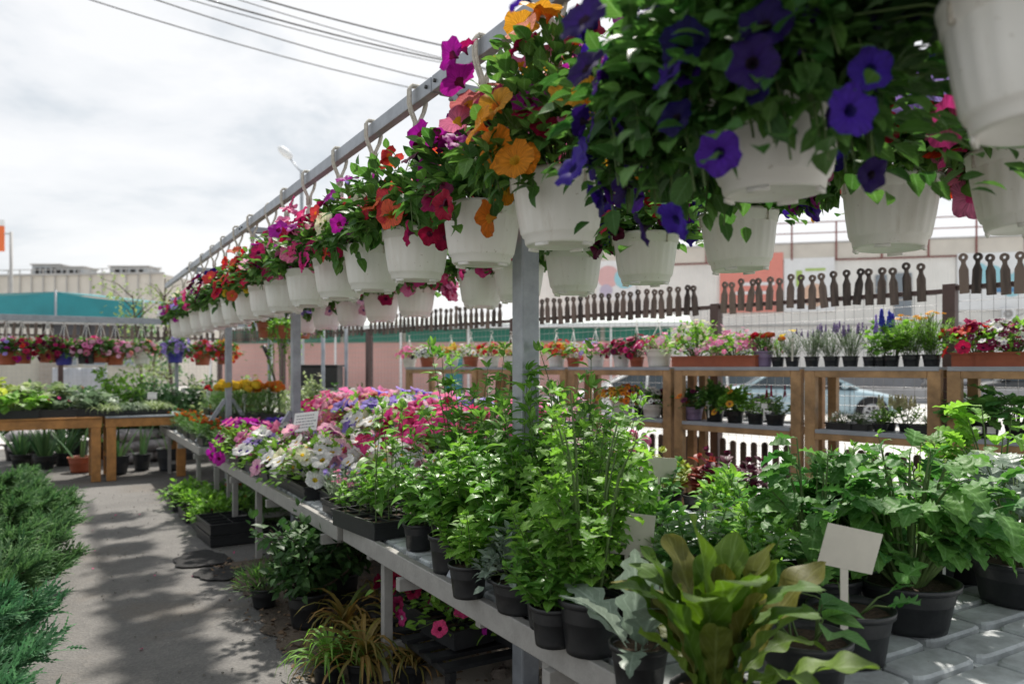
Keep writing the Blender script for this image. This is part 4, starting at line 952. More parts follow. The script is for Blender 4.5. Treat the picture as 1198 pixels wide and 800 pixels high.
for (pts, hd) in (([(0, 0, zt), (-4*k, 0, zt+3*k), (-14*k, 0, zt+16*k)], (-19*k, zt+22*k, 130)), ([(0, 0, zt), (6*k, 0, zt+1*k), (16*k, 0, zt-2*k)], (21*k, zt-2.5*k, -8))):
    g = G(); g.tube(pts, .03, 6); a = on(o, 'arm', g, M['galv'], True)
    g = G(); g.lathe([(.01, -.30), (.10, -.26), (.15, 0), (.12, .22), (.05, .32), (.01, .33)], 12); h = on(o, 'lamp_head', g, m_wh, True); h.location = (hd[0], 0, hd[1]); h.rotation_euler = (0, R(hd[2]-180 if hd[2] > 90 else 80), 0)
for i, ((x0, y0), (x1, y1), r_, l) in enumerate((((105, 0), (485, 104), .013, 'lowest of the overhead cables'), ((182, 0), (520, 97), .014, 'second lowest overhead cable'), ((222, 0), (540, 78), .011, 'thin overhead cable just below the thick pair'),
        ((243, 0), (575, 82), .020, 'thick lower cable of the close pair'), ((279, 0), (600, 87), .011, 'thin overhead cable above the close pair'), ((308, 0), (620, 74), .020, 'topmost thick overhead cable'))):
    za, zb = 15+.3*i, 19+.3*i; a = W(x0, za, EYE+(HY-y0)*za/F); b = W(x1, zb, EYE+(HY-y1)*zb/F); d = b-a
    pts = [a + d*u + Vector((0, 0, .35*((u-.5)**2-.25))) for u in np.linspace(-1.2, 3.0, 30)]; o0 = pts[0].copy()
    g = G(); g.tube([p-o0 for p in pts], r_, 5, 0, False); tag(ob('power_cable', g.mesh('power_cable', M['dark']), None, o0), l, 'cable', 'overhead cables')

# ------------------------------------------------------------------ cars
m_glass = mat('car_glass', (.05,.065,.075), .08, .1, 2); m_tyre = mat('tyre_rubber', (.02,.02,.021), .8, .2, 30); m_rim = mat('alloy_rim', (.42,.43,.45), .35, .1, 6, 0, .6)
m_lens = mat('headlight_lens', (.62,.64,.66), .12, .05, 3); m_tail = mat('tail_lens', (.45,.02,.02), .2, .05, 3)
def car(label, px, zc, ang, col, kind_='sedan', sc=1.):
    m = mat('car_paint', col, .28, .05, 1.5); m.node_tree.nodes['Principled BSDF'].inputs['Coat Weight'].default_value = .5
    p = W(px, zc); t = thing('parked_car', label, 'car', p, ang, 'cars parked beyond the fence', sc)
    S = [(-2.22, .45, .80, .60), (-2.14, .32, .93, .74), (-1.7, .24, .99, .83), (-.9, .2, .98, .86), (.3, .2, .955, .87), (1.0, .21, .92, .86), (1.55, .23, .84, .82), (2.0, .27, .74, .74), (2.18, .33, .64, .64), (2.25, .42, .56, .54)]
    if kind_ == 'hatch': S = [(-1.95, .45, .85, .62), (-1.88, .3, .98, .76)] + S[2:]
    rings = []
    for x, z0, z1, w_ in S:
        zm = (z0+z1)/2; h = [(-w_*.86, z0), (-w_*.97, z0+.1), (-w_, zm), (-w_*.97, z1-.09), (-w_*.86, z1-.015), (-w_*.4, z1+.02)]
        rings.append(np.array([[x, y, z] for y, z in h] + [[x, -y, z] for y, z in h[::-1]]))
    g = G(); g.loft(rings)
    for i, rv in ((0, False), (len(rings)-1, True)):
        b = i*12; g.add(np.zeros((0, 3)), np.zeros((0, 4)));  g.f.append(np.array([[b+k, b+k+1, b+10-k, b+11-k] for k in range(5)])); g.m.append(np.zeros(5, np.int32))
    body = on(t, 'body', g, m, True)
    sub = body.modifiers.new('s', 'SUBSURF'); sub.levels = 1; sub.render_levels = 2
    xb0, xb1, xt0, xt1 = (-1.85, 1.1, -1.05, .12) if kind_ == 'sedan' else (-1.9, 1.1, -1.55, .12)
    zr = 1.42; ring = lambda z, a, b, w_: np.array([[a, -w_*.9, z], [a+.15, -w_, z], [(a+b)/2, -w_*1.01, z], [b-.2, -w_*.97, z], [b, -w_*.8, z], [b, w_*.8, z], [b-.2, w_*.97, z], [(a+b)/2, w_*1.01, z], [a+.15, w_, z], [a, w_*.9, z]])
    lerp = lambda u: (xb0+(xt0-xb0)*u, xb1+(xt1-xb1)*u, .80-.2*u)
    g = G(); g.loft([ring(.93, *lerp(0)), ring(1.15, *lerp(.45)), ring(1.34, *lerp(.86))]); on(t, 'window', g, m_glass, True)
    g = G(); g.loft([ring(1.33, *lerp(.85)), ring(1.39, *lerp(.95)), ring(zr, lerp(1)[0]+.1, lerp(1)[1]-.1, .5), ring(zr+.025, -.7, -.2, .12)]); on(t, 'roof', g, m, True)
    for s in (-1, 1):
        g = G()
        for (a, b) in ((lerp(0)[1]-.03, lerp(.9)[1]-.06), (-.25, -.30), (lerp(0)[0]+.12, lerp(.9)[0]+.1)): g.tube([(a, s*.795, .93), ((a+b)/2, s*.71, 1.14), (b, s*.625, 1.35)], .035, 6)
        on(t, 'pillar', g, m, True)
        for x in (-1.32, 1.38):
            g = G(); t_ = np.linspace(0, 2*PI, 28, endpoint=False); g.loft([np.stack([x+k*np.cos(t_), np.full(28, s*y), .335+k*np.sin(t_)], 1) for k, y in ((.40, .70), (.40, .873), (.01, .874))]); on(t, 'wheel_arch', g, M['dark'])
            wh = ob('wheel', None, t); g = G()
            for (k0) in (0,): g.loft([np.stack([x+k*np.cos(t_), np.full(28, s*y), .32+k*np.sin(t_)], 1) for k, y in ((.22, .70), (.31, .70), (.325, .76), (.315, .90), (.23, .905), (.225, .88))])
            ob('tyre', g.mesh('tyre', m_tyre), wh)
            g = G(); g.loft([np.stack([x+k*np.cos(t_), np.full(28, s*y), .32+k*np.sin(t_)], 1) for k, y in ((.235, .895), (.20, .905), (.195, .875), (.01, .868))])
            for q_ in range(7):
                a = q_*2*PI/7; g.bar((x+.03*math.cos(a), s*.892, .32+.03*math.sin(a)), (x+.21*math.cos(a), s*.895, .32+.21*math.sin(a)), .035, .02, 0, (0, 1, 0))
            g.lathe([(.001, .01), (.05, .01), (.05, -.01)], 10, (0, 0, 0)); v = g.v[-1][:, [0, 2, 1]]; g.v[-1] = v + [x, s*.90, .32]
            ob('rim', g.mesh('rim', m_rim, False), wh)
        g = G(); g.lathe([(.01, .10), (.10, .07), (.13, 0), (.10, -.06), (.01, -.09)], 12, mi=0); g.v[-1] = g.v[-1][:, [2, 0, 1]] * [1.7, 1.0, .75] + [2.02, s*.56, .63]; on(t, 'headlight', g, m_lens, True)
        g = G(); g.lathe([(.01, .08), (.09, .05), (.10, -.05), (.01, -.09)], 10); g.v[-1] = g.v[-1][:, [2, 0, 1]] * [1, 1, 1.5] + [-2.12 if kind_ == 'sedan' else -1.86, s*.62, .80]; on(t, 'tail_light', g, m_tail, True)
        g = G(); g.box((.72, s*.93, .99), (.16, .18, .12)); on(t, 'mirror', g, m, bevel=.04)
        for x in (-.42, .5):
            g = G(); g.box((x, s*.875, .80), (.17, .03, .035)); on(t, 'door_handle', g, m, bevel=.01)
        g = G()
        for x in (-.95, -.24, .85): g.bar((x, s*.868, .32), (x, s*.862, .9), .012, .012)
        on(t, 'door_gap', g, M['dark'])
    g = G(); g.box((2.225, 0, .40), (.06, .95, .13)); on(t, 'grille', g, M['dark'], bevel=.02)
    g = G(); g.box((2.262, 0, .50), (.02, .5, .10)); on(t, 'number_plate', g, m_wh)
    return t
car('light blue sedan parked beyond the fence, nose to the right', 948, 21.3, -TH-R(14), (.38,.51,.57), sc=1.02)
car('white sedan parked beyond the fence, nose to the left, seen over the orange pansies', 742, 21, -TH+R(176), (.72,.72,.71))
car('white hatchback seen from behind between the white sedan and the blue sedan', 838, 25, R(78), (.70,.70,.69), 'hatch', 1.04)
car('dark grey car with red tail lights in the lot by the right shelf post', 1107, 36, -TH+R(68), (.07,.075,.085))
car('black hatchback at the right edge beyond the fence', 1196, 34, -TH+R(160), (.035,.037,.04), 'hatch')
o = thing('kerb', 'low grey concrete kerb wall behind the blue sedan', 'kerb', W(840, 33), -TH-R(3)); g = G(); g.box((14, 0, .3), (34, .5, .6)); on(o, 'wall', g, mat('kerb_concrete', (.28,.28,.29), .9, .1, 1, .2), bevel=.03)
o = thing('planter_wheel', 'black tyre ring propped up beyond the shelf beside the tray of greens', 'tyre', SH(.17, 1.0, 0)+Vector((0, 0, .98)), SANG+R(20)); g = G(); t_ = np.linspace(0, 2*PI, 22); g.tube([(.15*math.cos(a), 0, .15*math.sin(a)) for a in t_], .02, 6); on(o, 'ring', g, m_tyre, True); g = G(); g.bar((-.14, 0, -.05), (.12, 0, .08), .02, .02); g.bar((0, 0, -.15), (0, 0, -.98), .025, .025); on(o, 'stand', g, M['blackp'])

# ------------------------------------------------------------------ small trees beyond the fence
def tree(label, loc, h, Rr, n, ls, lm, seed):
    rg = np.random.default_rng(seed); t = thing('young_tree', label, 'tree', loc, 0, 'young trees beyond the back fence'); g = G(); lf = G()
    u = np.linspace(0, 1, 8); pts = np.stack([.12*np.sin(3*u+seed), .1*np.sin(2*u), h*u*.92], 1); g.tube(pts, np.linspace(.05, .012, 8), 7)
    for k in range(16):
        b = pts[2 + k % 5] + (pts[3 + k % 5]-pts[2 + k % 5])*rg.random(); a = rg.random()*6.28; L_ = Rr*(.5+.6*rg.random()); e = b + [L_*math.cos(a), L_*math.sin(a), L_*(.4+.6*rg.random())]; m_ = (b+e)/2 + [0, 0, .1]
        g.tube([b, m_, e], [.016, .01, .004], 5); kk = n//16; i = .3+.7*rg.random(kk); p = b + (e-b)*i[:, None] + rg.normal(size=(kk, 3))*Rr*.14
        lf.inst(LT['oval4'], p, sph(rg, kk), UP + .8*sph(rg, kk), ls*(.6+.7*rg.random(kk)), 0)
    ob('trunk', g.mesh('trunk', M['bark']), t); ob('crown', lf.mesh('crown', LEAF[lm]), t)
tree('thin pale green young tree left of the row of hanging pots', W(160, 19), 3.6, .9, 620, .10, 'tree', 1)
tree('wispy young tree peeping over the far end of the hanging pots', W(200, 18), 3.9, .55, 160, .09, 'tree', 2)
tree('dense dark green young tree behind the back hanging rail', W(186, 21), 2.7, 1.0, 1100, .11, 'rose', 3)
# ------------------------------------------------------------------ hanging pots on the near beam (front to back)
def S(**k): return dict(k)
def basket(seed, fl, R_=.21, H=.24, n=420, ls=.055, strands=5, L=.16, lm='petunia', droop=.05, **k):
    n = int(n*1.55); ls *= 1.15; strands += 4; R_ *= 1.28; fl = [(c, e, f, min(90, int(q*2.5+.5)), z*1.42, h) for c, e, f, q, z, h in fl]
    return S(pot='basket', ph=.205, r=.142, hang=ZB-ZPOT, mode='mound', leaf='oval', lm=lm, R=R_, H=H, n=n, ls=ls, strands=strands, L=L, droop=droop, fl=tuple(fl), seed=seed, gap=.75, shell=.3, **k)
def pf(c, n, eye=None, s=.036, how='top'): return (c, eye or c, 'petunia', n, s, how)
near = [
 (1226, basket(1, [pf('deep', 20, 'black'), pf('violet', 6, 'deep', how='tips')], .20, .34, 600, .06, -4, .10, 'dark'), 'white hanging pot cut by the top right corner, dark violet petunias above it'),
 (905, basket(2, [pf('violet', 12, 'deep', .026), pf('deep', 11, 'black', .027), pf('violet', 10, 'deep', .026, 'tips'), pf('deep', 7, 'black', .027, 'tips')], .35, .42, 2000, .052, 90, .25, 'basket', .30, sl=22, side=.2, fout=1.2, fpop=1.6), 'biggest hanging petunia, a dark mass of leaves with deep violet trumpets hiding its pot'),
 (655, basket(3, [pf('gold', 7, 'orange', .040), pf('pink', 5, 'gold', .042), pf('salmon', 4, 'gold', .040), pf('magenta', 4, 'wine', .038), pf('crimson', 3, 'wine'), pf('orange', 3, 'gold', .038, 'tips')], .22, .37, 560, .055, 7, .15), 'hanging pot of yellow, apricot and pink petunias, left of the big violet one'),
 (563, basket(4, [pf('magenta', 8, 'wine', .038), pf('wine', 5, 'black', .038), pf('crimson', 4, 'wine', .036, 'tips'), pf('gold', 2, 'orange')], .20, .27, 480, .058, 6, .18), 'sharp hanging pot with magenta and wine petunias spilling down its left side'),
 (487, basket(5, [pf('coral', 9, 'orange', .040), pf('red', 3, 'coral'), pf('magenta', 2, 'wine', .03)], .20, .26, 460, .06, 5, .18), 'hanging pot with coral red petunias standing on top'),
 (437, basket(6, [pf('cream', 6, 'green', .036), pf('magenta', 5, 'lilac', .034), pf('coral', 3, 'orange')], .20, .25, 420, .058, 5, .17), 'hanging pot with cream and purple petunias, next after the coral red one'),
 (398, basket(7, [pf('crimson', 12, 'wine', .034), pf('hot', 6, 'pink', .034), pf('hot', 3, 'wine', .034, 'tips')], .20, .27, 400, .055, 5, .15), 'hanging pot with crimson and hot pink petunias'),
 (363, basket(8, [pf('pink', 14, 'hot', .036), pf('hot', 6, 'wine', .036), pf('magenta', 4, 'wine')], .20, .24, 380, .055, 4, .14), 'hanging pot crowded with bright pink petunias'),
 (335, basket(9, [pf('palepink', 7, 'pink', .036), pf('magenta', 9, 'wine', .034), pf('crimson', 5, 'wine')], .19, .24, 360, .055, 4, .14), 'hanging pot with pale pink and magenta petunias behind the bright pink one'),
 (314, basket(10, [pf('red', 16, 'crimson', .036), pf('crimson', 4, 'wine', .034, 'tips')], .19, .24, 340, .055, 4, .14), 'hanging pot with scarlet red petunias'),
 (296, basket(11, [pf('coral', 9, 'gold', .036), pf('red', 7, 'crimson', .036), pf('yellow', 3, 'gold', .03)], .19, .24, 320, .055, 4, .14), 'hanging pot with orange red petunias and a touch of yellow'),
 (279, basket(12, [pf('deep', 7, 'black', .036), pf('yellow', 4, 'gold', .03), pf('crimson', 7, 'wine', .036)], .19, .23, 320, .055, 4, .14), 'hanging pot with near black purple petunias and yellow ones'),
 (264, basket(13, [pf('wine', 9, 'deep', .034), pf('magenta', 6, 'lilac', .034)], .19, .23, 340, .055, 4, .14), 'hanging pot with plum and lilac petunias over green leaves'),
 (250, basket(14, [pf('hot', 10, 'wine', .036), pf('pink', 6, 'hot', .036)], .19, .21, 300, .055, 4, .12), 'hanging pot with rose pink petunias, fourth from the far end'),
 (238, basket(15, [pf('crimson', 8, 'wine', .036), pf('cream', 4, 'green', .034)], .19, .20, 300, .055, 4, .12), 'hanging pot with crimson and cream petunias, third from the far end'),
 (225, basket(16, [pf('cream', 8, 'yellow', .036), pf('lilac', 5, 'violet', .034)], .19, .20, 300, .055, 4, .12), 'hanging pot with cream and lilac petunias, second from the far end'),
 (213, basket(17, [pf('magenta', 9, 'wine', .036), pf('white', 5, 'lilac', .034), pf('violet', 4, 'deep', .034)], .21, .20, 320, .055, 4, .12), 'last hanging pot at the far end with magenta and white petunias'),
]
for px, s, l in near:
    p = onX(px, XB, 0); o = place(s, 'hanging_pot', l, 'hanging pot', (p.x, p.y, ZPOT), 0., 1., 'white pots hanging on the near beam'); o.rotation_euler = (random.gauss(0, .022), random.gauss(0, .012), 0)
far = [
 (1205, basket(31, [pf('hot', 9, 'crimson', .038), pf('pink', 6, 'hot', .038, 'tips'), pf('red', 4, 'crimson')], .24, .22, 460, .06, 7, .12), 'rear hanging pot at the right edge with magenta pink petunias'),
 (1040, basket(32, [pf('red', 20, 'crimson', .044), pf('lilac', 6, 'white', .034), pf('pink', 5, 'white', .034)], .28, .27, 460, .065, 6, .12), 'rear hanging pot with bright red petunias beside pink striped ones'),
 (866, basket(33, [pf('violet', 5, 'deep', .036, 'tips'), pf('magenta', 4, 'wine', .03, 'tips'), pf('gold', 2, 'orange', .03)], .20, .2, 400, .055, 6, .10), 'rear hanging pot under the violet mass with lime green leaves at its rim'),
 (755, basket(34, [pf('wine', 4, 'black', .036, 'tips'), pf('red', 4, 'crimson', .034), pf('violet', 4, 'deep', .036, 'tips')], .20, .2, 380, .055, 6, .10), 'rear hanging pot with a dark wine flower hanging over its front'),
 (671, basket(35, [pf('magenta', 3, 'wine')], .20, .2, 420, .06, 9, .10), 'rear hanging pot just right of the thick post, only green leaves hanging down'),
 (607, basket(36, [pf('hot', 4, 'wine')], .19, .18, 320, .06, 5, .10), 'rear hanging pot partly hidden behind the thick post'),
 (563, basket(37, [pf('hot', 4, 'pink', .036, 'tips'), pf('wine', 3, 'black')], .19, .18, 360, .06, 7, .12), 'rear hanging pot just left of the thick post'),
 (486, basket(38, [pf('hot', 5, 'pink', .04, 'tips'), pf('pink', 3, 'hot', .038, 'tips')], .20, .2, 400, .06, 8, .12), 'rear hanging pot with a pink bloom drooping off its right side'),
 (446, basket(39, [pf('crimson', 4, 'wine', .036, 'tips')], .19, .18, 340, .06, 6, .12), 'rear hanging pot with leaves drooping, second left of the thick post'),
 (412, basket(40, [pf('palepink', 5, 'violet', .036, 'tips'), pf('white', 3, 'violet')], .19, .18, 320, .06, 6, .14), 'rear hanging pot with pale pink flowers drooping below it'),
 (382, basket(41, [pf('magenta', 4, 'wine', .036, 'tips'), pf('crimson', 4, 'wine')], .19, .18, 300, .06, 6, .12), 'rear hanging pot with crimson flowers left of the pale pink one'),
 (356, basket(42, [pf('white', 7, 'violet', .034, 'tips'), pf('lilac', 4, 'violet', .034, 'tips')], .19, .18, 300, .06, 7, .14), 'rear hanging pot with white and lilac flowers just right of the second post'),
]
for px, s, l in far:
    p = onX(px, XF, 0); o = place(s, 'hanging_pot', l, 'hanging pot', (p.x, p.y, ZPOT), 0., 1., 'white pots hanging on the rear beam'); o.rotation_euler = (random.gauss(0, .022), random.gauss(0, .012), 0)
for px, zc, l, c in ((316, 9.3, 'big terracotta hanging pot with white and red flowers left of the second post', 'white'), (350, 9.6, 'terracotta hanging pot half hidden right of the second post', 'palepink')):
    s = S(pot='terra', ph=.20, r=.17, hang=.70, wirehang=True, mode='mound', leaf='oval4', lm='petunia', R=.30, H=.22, n=420, ls=.06, strands=16, L=.30, droop=.2, seed=px, fl=(pf(c, 8, 'violet', .034, 'tips'), pf('red', 4, 'coral', .034)))
    p = W(px, zc); place(s, 'hanging_pot', l, 'hanging pot', (p.x, p.y, 1.86), 0, 1., 'terracotta hanging pots')
p = W(333, 9.0); place(S(pot='terra', ph=.16, r=.12, hang=.74, wirehang=True, mode='mound', leaf='oval4', lm='fresh', R=.14, H=.1, n=120, ls=.05, strands=30, L=.62, seed=5), 'trailing_plant', 'long trailing green plant hanging in front of the pink stall by the second post', 'plant', (p.x, p.y, 1.84), 0)

# ------------------------------------------------------------------ herbs and vegetables on the nearest bench
T1 = HT1 + .001
def onbench(px, py, r=0.): p = onplane(px, py, HT1); return p
BAS = dict(pot='black', ph=.15, r=.085, mode='stems', leaf='basil', lm='basil', R=.12, H=.30, n=230, stems=11, ls=.085, sr=.0035)
TALL = dict(pot='black', ph=.12, r=.07, mode='stems', leaf='lance', lm='pepper', R=.16, H=.66, n=190, stems=8, ls=.14, sr=.0045, bare=.15, el=.15)
herbs = [
 # spec, name, label, cat, px, zc
 (S(pot='tray', ph=.085, r=.15, mode='stems', leaf='lance', lm='pepper', R=.08, H=.60, n=110, stems=10, ext=(.15, .10), ls=.125, sr=.0035, bare=.12, el=.1, seed=1), 'seedling_tray', 'black cell tray of tall pepper seedlings at the corner of the nearest bench', 'seedling tray', 462, 3.86, .15),
 (S(pot='tray', ph=.085, r=.15, mode='stems', leaf='oval', lm='fresh', R=.05, H=.22, n=190, stems=20, ext=(.14, .09), ls=.07, sr=.002, seed=2), 'seedling_tray', 'black cell tray of short bright green seedlings beside the tall pepper seedlings', 'seedling tray', 437, 4.05, .2),
 (S(**{**BAS, 'seed': 3}), 'potted_basil', 'potted glossy basil in a dark pot by the bench rail, next to the seedling trays', 'potted plant', 525, 3.12, 0),
 (S(**{**BAS, 'seed': 4, 'H': .36, 'n': 280, 'R': .15, 'ph': .17}), 'potted_basil', 'taller leafy basil just right of the first basil pot on the rail side', 'potted plant', 588, 2.98, 0),
 (S(**{**BAS, 'seed': 5, 'H': .34, 'R': .15, 'n': 260}), 'potted_basil', 'leafy basil behind the taller basil, before the steel post', 'potted plant', 560, 3.42, 0),
 (S(pot='black', ph=.11, r=.10, mode='mound', leaf='oval4', lm='frost', R=.16, H=.17, n=420, ls=.042, droop=.05, seed=6), 'potted_herb', 'low bushy plant with small silvery green leaves in front of the basil', 'potted plant', 607, 2.62, 0),
 (S(pot='black', ph=.16, r=.095, mode='petioled', leaf='parsley', lm='fresh', R=.18, H=.66, n=26, per=14, ls=.055, sr=.0055, seed=7), 'potted_celery', 'tall celery with thick stalks in a black pot at the bench rail', 'potted plant', 690, 2.24, 0),
 (S(pot='black', ph=.13, r=.09, mode='petioled', leaf='parsley', lm='pale', R=.17, H=.18, n=26, per=6, ls=.045, sr=.003, seed=8), 'potted_herb', 'pale yellowing herb in a black pot right behind the celery', 'potted plant', 735, 2.55, 0),
 (S(pot='black', ph=.11, r=.10, mode='rosette', leaf='lettuce', lm='lettuce', lm2='bronze', mix=.24, open=58, opex=2.3, R=.2, H=.3, n=34, ls=.405, leaf2='lettuce2', seed=109), 'potted_lettuce', 'large blurred lettuce with green and bronze leaves in the foreground', 'potted plant', 836, 1.72, .4),
 (S(pot='black', ph=.12, r=.08, mode='rosette', leaf='dandelion', lm='frost', R=.2, H=.2, n=9, ls=.30, seed=10), 'potted_herb', 'small plant with jagged silvery leaves at the foot of the big lettuce', 'potted plant', 748, 1.98, .3),
 (S(pot='black', ph=.15, r=.12, mode='petioled', leaf='oval', lm='kale', R=.14, H=.14, n=8, per=2, ls=.09, seed=11), 'potted_herb', 'black pot with a few broad leaves just right of the lettuce', 'potted plant', 940, 1.95, .3),
 (S(pot='black', ph=.15, r=.12, mode='petioled', leaf='parsley', lm='kale', R=.17, H=.11, n=8, per=2, ls=.085, seed=12), 'potted_herb', 'black pot behind the white T shaped label with drooping leaves', 'potted plant', 995, 2.18, .3),
 (S(pot='black', ph=.15, r=.155, mode='petioled', leaf='kale', lm='kale', R=.33, H=.48, n=50, per=7, ls=.10, sr=.007, seed=13), 'potted_kale', 'large kale in a wide black pot on the bare grating', 'potted plant', 1062, 2.46, .3),
 (S(pot='black', ph=.15, r=.155, mode='petioled', leaf='kale', lm='kale', R=.26, H=.46, n=36, per=6, ls=.10, sr=.005, seed=14), 'potted_kale', 'tall kale left of the large one, behind the lettuce', 'potted plant', 955, 2.55, .3),
 (S(pot='black', ph=.15, r=.155, mode='petioled', leaf='kale', lm='frost', R=.27, H=.46, n=32, per=6, ls=.10, sr=.005, seed=15), 'potted_kale', 'grey frosted kale in a black pot at the right edge', 'potted plant', 1190, 2.72, .3),
 (S(pot='black', ph=.15, r=.12, mode='petioled', leaf='kale', lm='fresh', R=.24, H=.54, n=32, per=5, ls=.11, sr=.005, seed=16), 'potted_kale', 'bright green kale behind the frosted kale', 'potted plant', 1165, 3.25, .3),
 (S(pot='black', ph=.13, r=.11, mode='petioled', leaf='kale', lm='kale', R=.20, H=.36, n=26, per=4, ls=.11, sr=.004, seed=17), 'potted_kale', 'smaller kale between the large kale and the frosted one, set farther back', 'potted plant', 1085, 2.95, .3),
 (S(pot='black', ph=.12, r=.09, mode='mound', leaf='oval', lm='fresh', R=.14, H=.16, n=160, ls=.055, fl=(('pink', 'white', 'floret', 8, .02, 'top'),), seed=18), 'flower_pot', 'small pot of bright pink flowers between the two kale plants at the right', 'flower pot', 1128, 2.98, 0),
]
for i in range(4):
    herbs.append((S(**{**TALL, 'seed': 20+i, 'H': .64+.05*i}), 'tall_pepper', ('tall pepper plant right in front of the thick steel post', 'tall pepper plant just left of the thick steel post', 'tall pepper plant right of the thick steel post, under the shelf', 'tallest pepper plant, its tip touching the shelf line left of the post')[i], 'potted plant', (628, 583, 672, 545)[i], (2.95, 3.5, 3.1, 3.75)[i], .3))
fill = [(490, 3.50, .26, 'basil', 'basil', .075, 'short basil filling the gap between seedling tray and first basil pot'), (548, 2.78, .22, 'fresh', 'oval', .06, 'short light herb at the rail between the basil and the silvery plant'), (648, 2.30, .2, 'basil', 'oval', .055, 'short dark herb at the rail left of the celery pot'), (700, 2.55, .26, 'basil', 'basil', .075, 'short basil between the celery and the large cream card'), (800, 2.45, .26, 'kale', 'basil', .08, 'leafy green herb directly behind the lettuce, left half'), (880, 2.35, .26, 'basil', 'basil', .08, 'leafy green herb directly behind the lettuce, right half'), (648, 3.45, .62, 'pepper', 'lance', .12, 'pepper plant behind the post, left of the cream card'), (600, 2.75, .40, 'basil', 'basil', .085, 'basil clump in front of the steel post foot'), (640, 2.45, .34, 'fresh', 'oval', .07, 'short fresh green herb left of the celery'), (560, 3.05, .42, 'fresh', 'basil', .08, 'light basil between the two dark basil pots'),
 (530, 3.6, .60, 'pepper', 'lance', .12, 'tall narrow pepper plant behind the first basil pot'), (700, 3.4, .56, 'fresh', 'oval', .08, 'feathery light green plant touching the lower shelf line'), (615, 3.3, .66, 'pepper', 'lance', .13, 'tallest pepper plant hiding the foot of the thick steel post'), (715, 3.8, .50, 'fresh', 'lance', .11, 'light green pepper plant below the orange pansies of the lower shelf'), (668, 2.72, .5, 'fresh', 'parsley', .055, 'feathery parsley behind the celery')]
for i, (px, zc, H, lm, lf, ls, l) in enumerate(fill):
    herbs.append((S(pot='black', ph=.12, r=.075, mode='stems', leaf=lf, lm=lm, R=.17, H=H, n=210 if ls > .06 else 420, stems=10 if ls > .06 else 16, ls=ls, sr=.0035, bare=.12, el=.2, seed=60+i), 'leafy_herb', l, 'potted plant', px, zc, 0))
herbs += [
 (S(**{**TALL, 'seed': 30, 'lm': 'fresh', 'H': .48, 'n': 130, 'leaf': 'oval', 'ls': .085, 'stems': 7, 'R': .13}), 'leafy_herb', 'bushy light green herb between the pepper plants and the celery', 'potted plant', 655, 2.62, 0),
 (S(**{**TALL, 'seed': 31, 'lm': 'fresh', 'H': .44, 'n': 130, 'leaf': 'oval', 'ls': .08, 'stems': 7, 'R': .13, 'fl': (('white', 'white', 'floret', 6, .014, 'tips'),)}), 'leafy_herb', 'light green herb with tiny white tips right of the steel post', 'potted plant', 705, 2.95, 0),
 (S(**{**TALL, 'seed': 32, 'H': .40, 'n': 100, 'leaf': 'lance', 'ls': .11, 'stems': 5, 'R': .12}), 'leafy_herb', 'lance leaved green plant right of the thick steel post, in front of the shelf rail', 'potted plant', 690, 3.95, 0),
]
for s, nm, l, c, px, zc, sc in herbs:
    p = W(px, zc); place(s, nm, l, c, (p.x, p.y, T1), (.12 if nm == 'seedling_tray' else None), 1., 'herbs and vegetables on the nearest bench')
# low carpet of herb pots in the middle of the bench
k = 0
words = ['dark green', 'fresh green', 'light green', 'glossy green']
for j, zc in enumerate((2.75, 3.1, 3.5, 3.95, 4.45)):
    for px in range(755 + 14*(j % 2), 1000 if j < 2 else 1050, int(330/zc)):
        k += 1; i = (k*7 + j) % 4; lmn = ('kale', 'basil', 'fresh', 'basil')[i]
        p = W(px, zc)
        if p.x > BX1-.1 or p.y > 3.8: continue
        s = S(pot='black', ph=.11, r=.075, mode=('mound', 'stems')[k % 2], leaf=('oval', 'basil')[k % 2], lm=lmn, R=.13, H=.17 + .04*(k % 3), n=(150, 90)[k % 2], stems=8, ls=(.055, .075)[k % 2], seed=k % 5)
        rw = ('front', 'second', 'middle', 'fourth', 'back')[j]
        place(s, 'potted_herb', f'low {words[i]} herb pot, {["first","second","third","fourth","fifth","sixth","seventh"][min(6, (px-755)//int(330/zc))]} from left in {rw} row on nearest bench', 'potted plant', (p.x, p.y, T1), None, 1., 'low herb pots massed on the nearest bench')
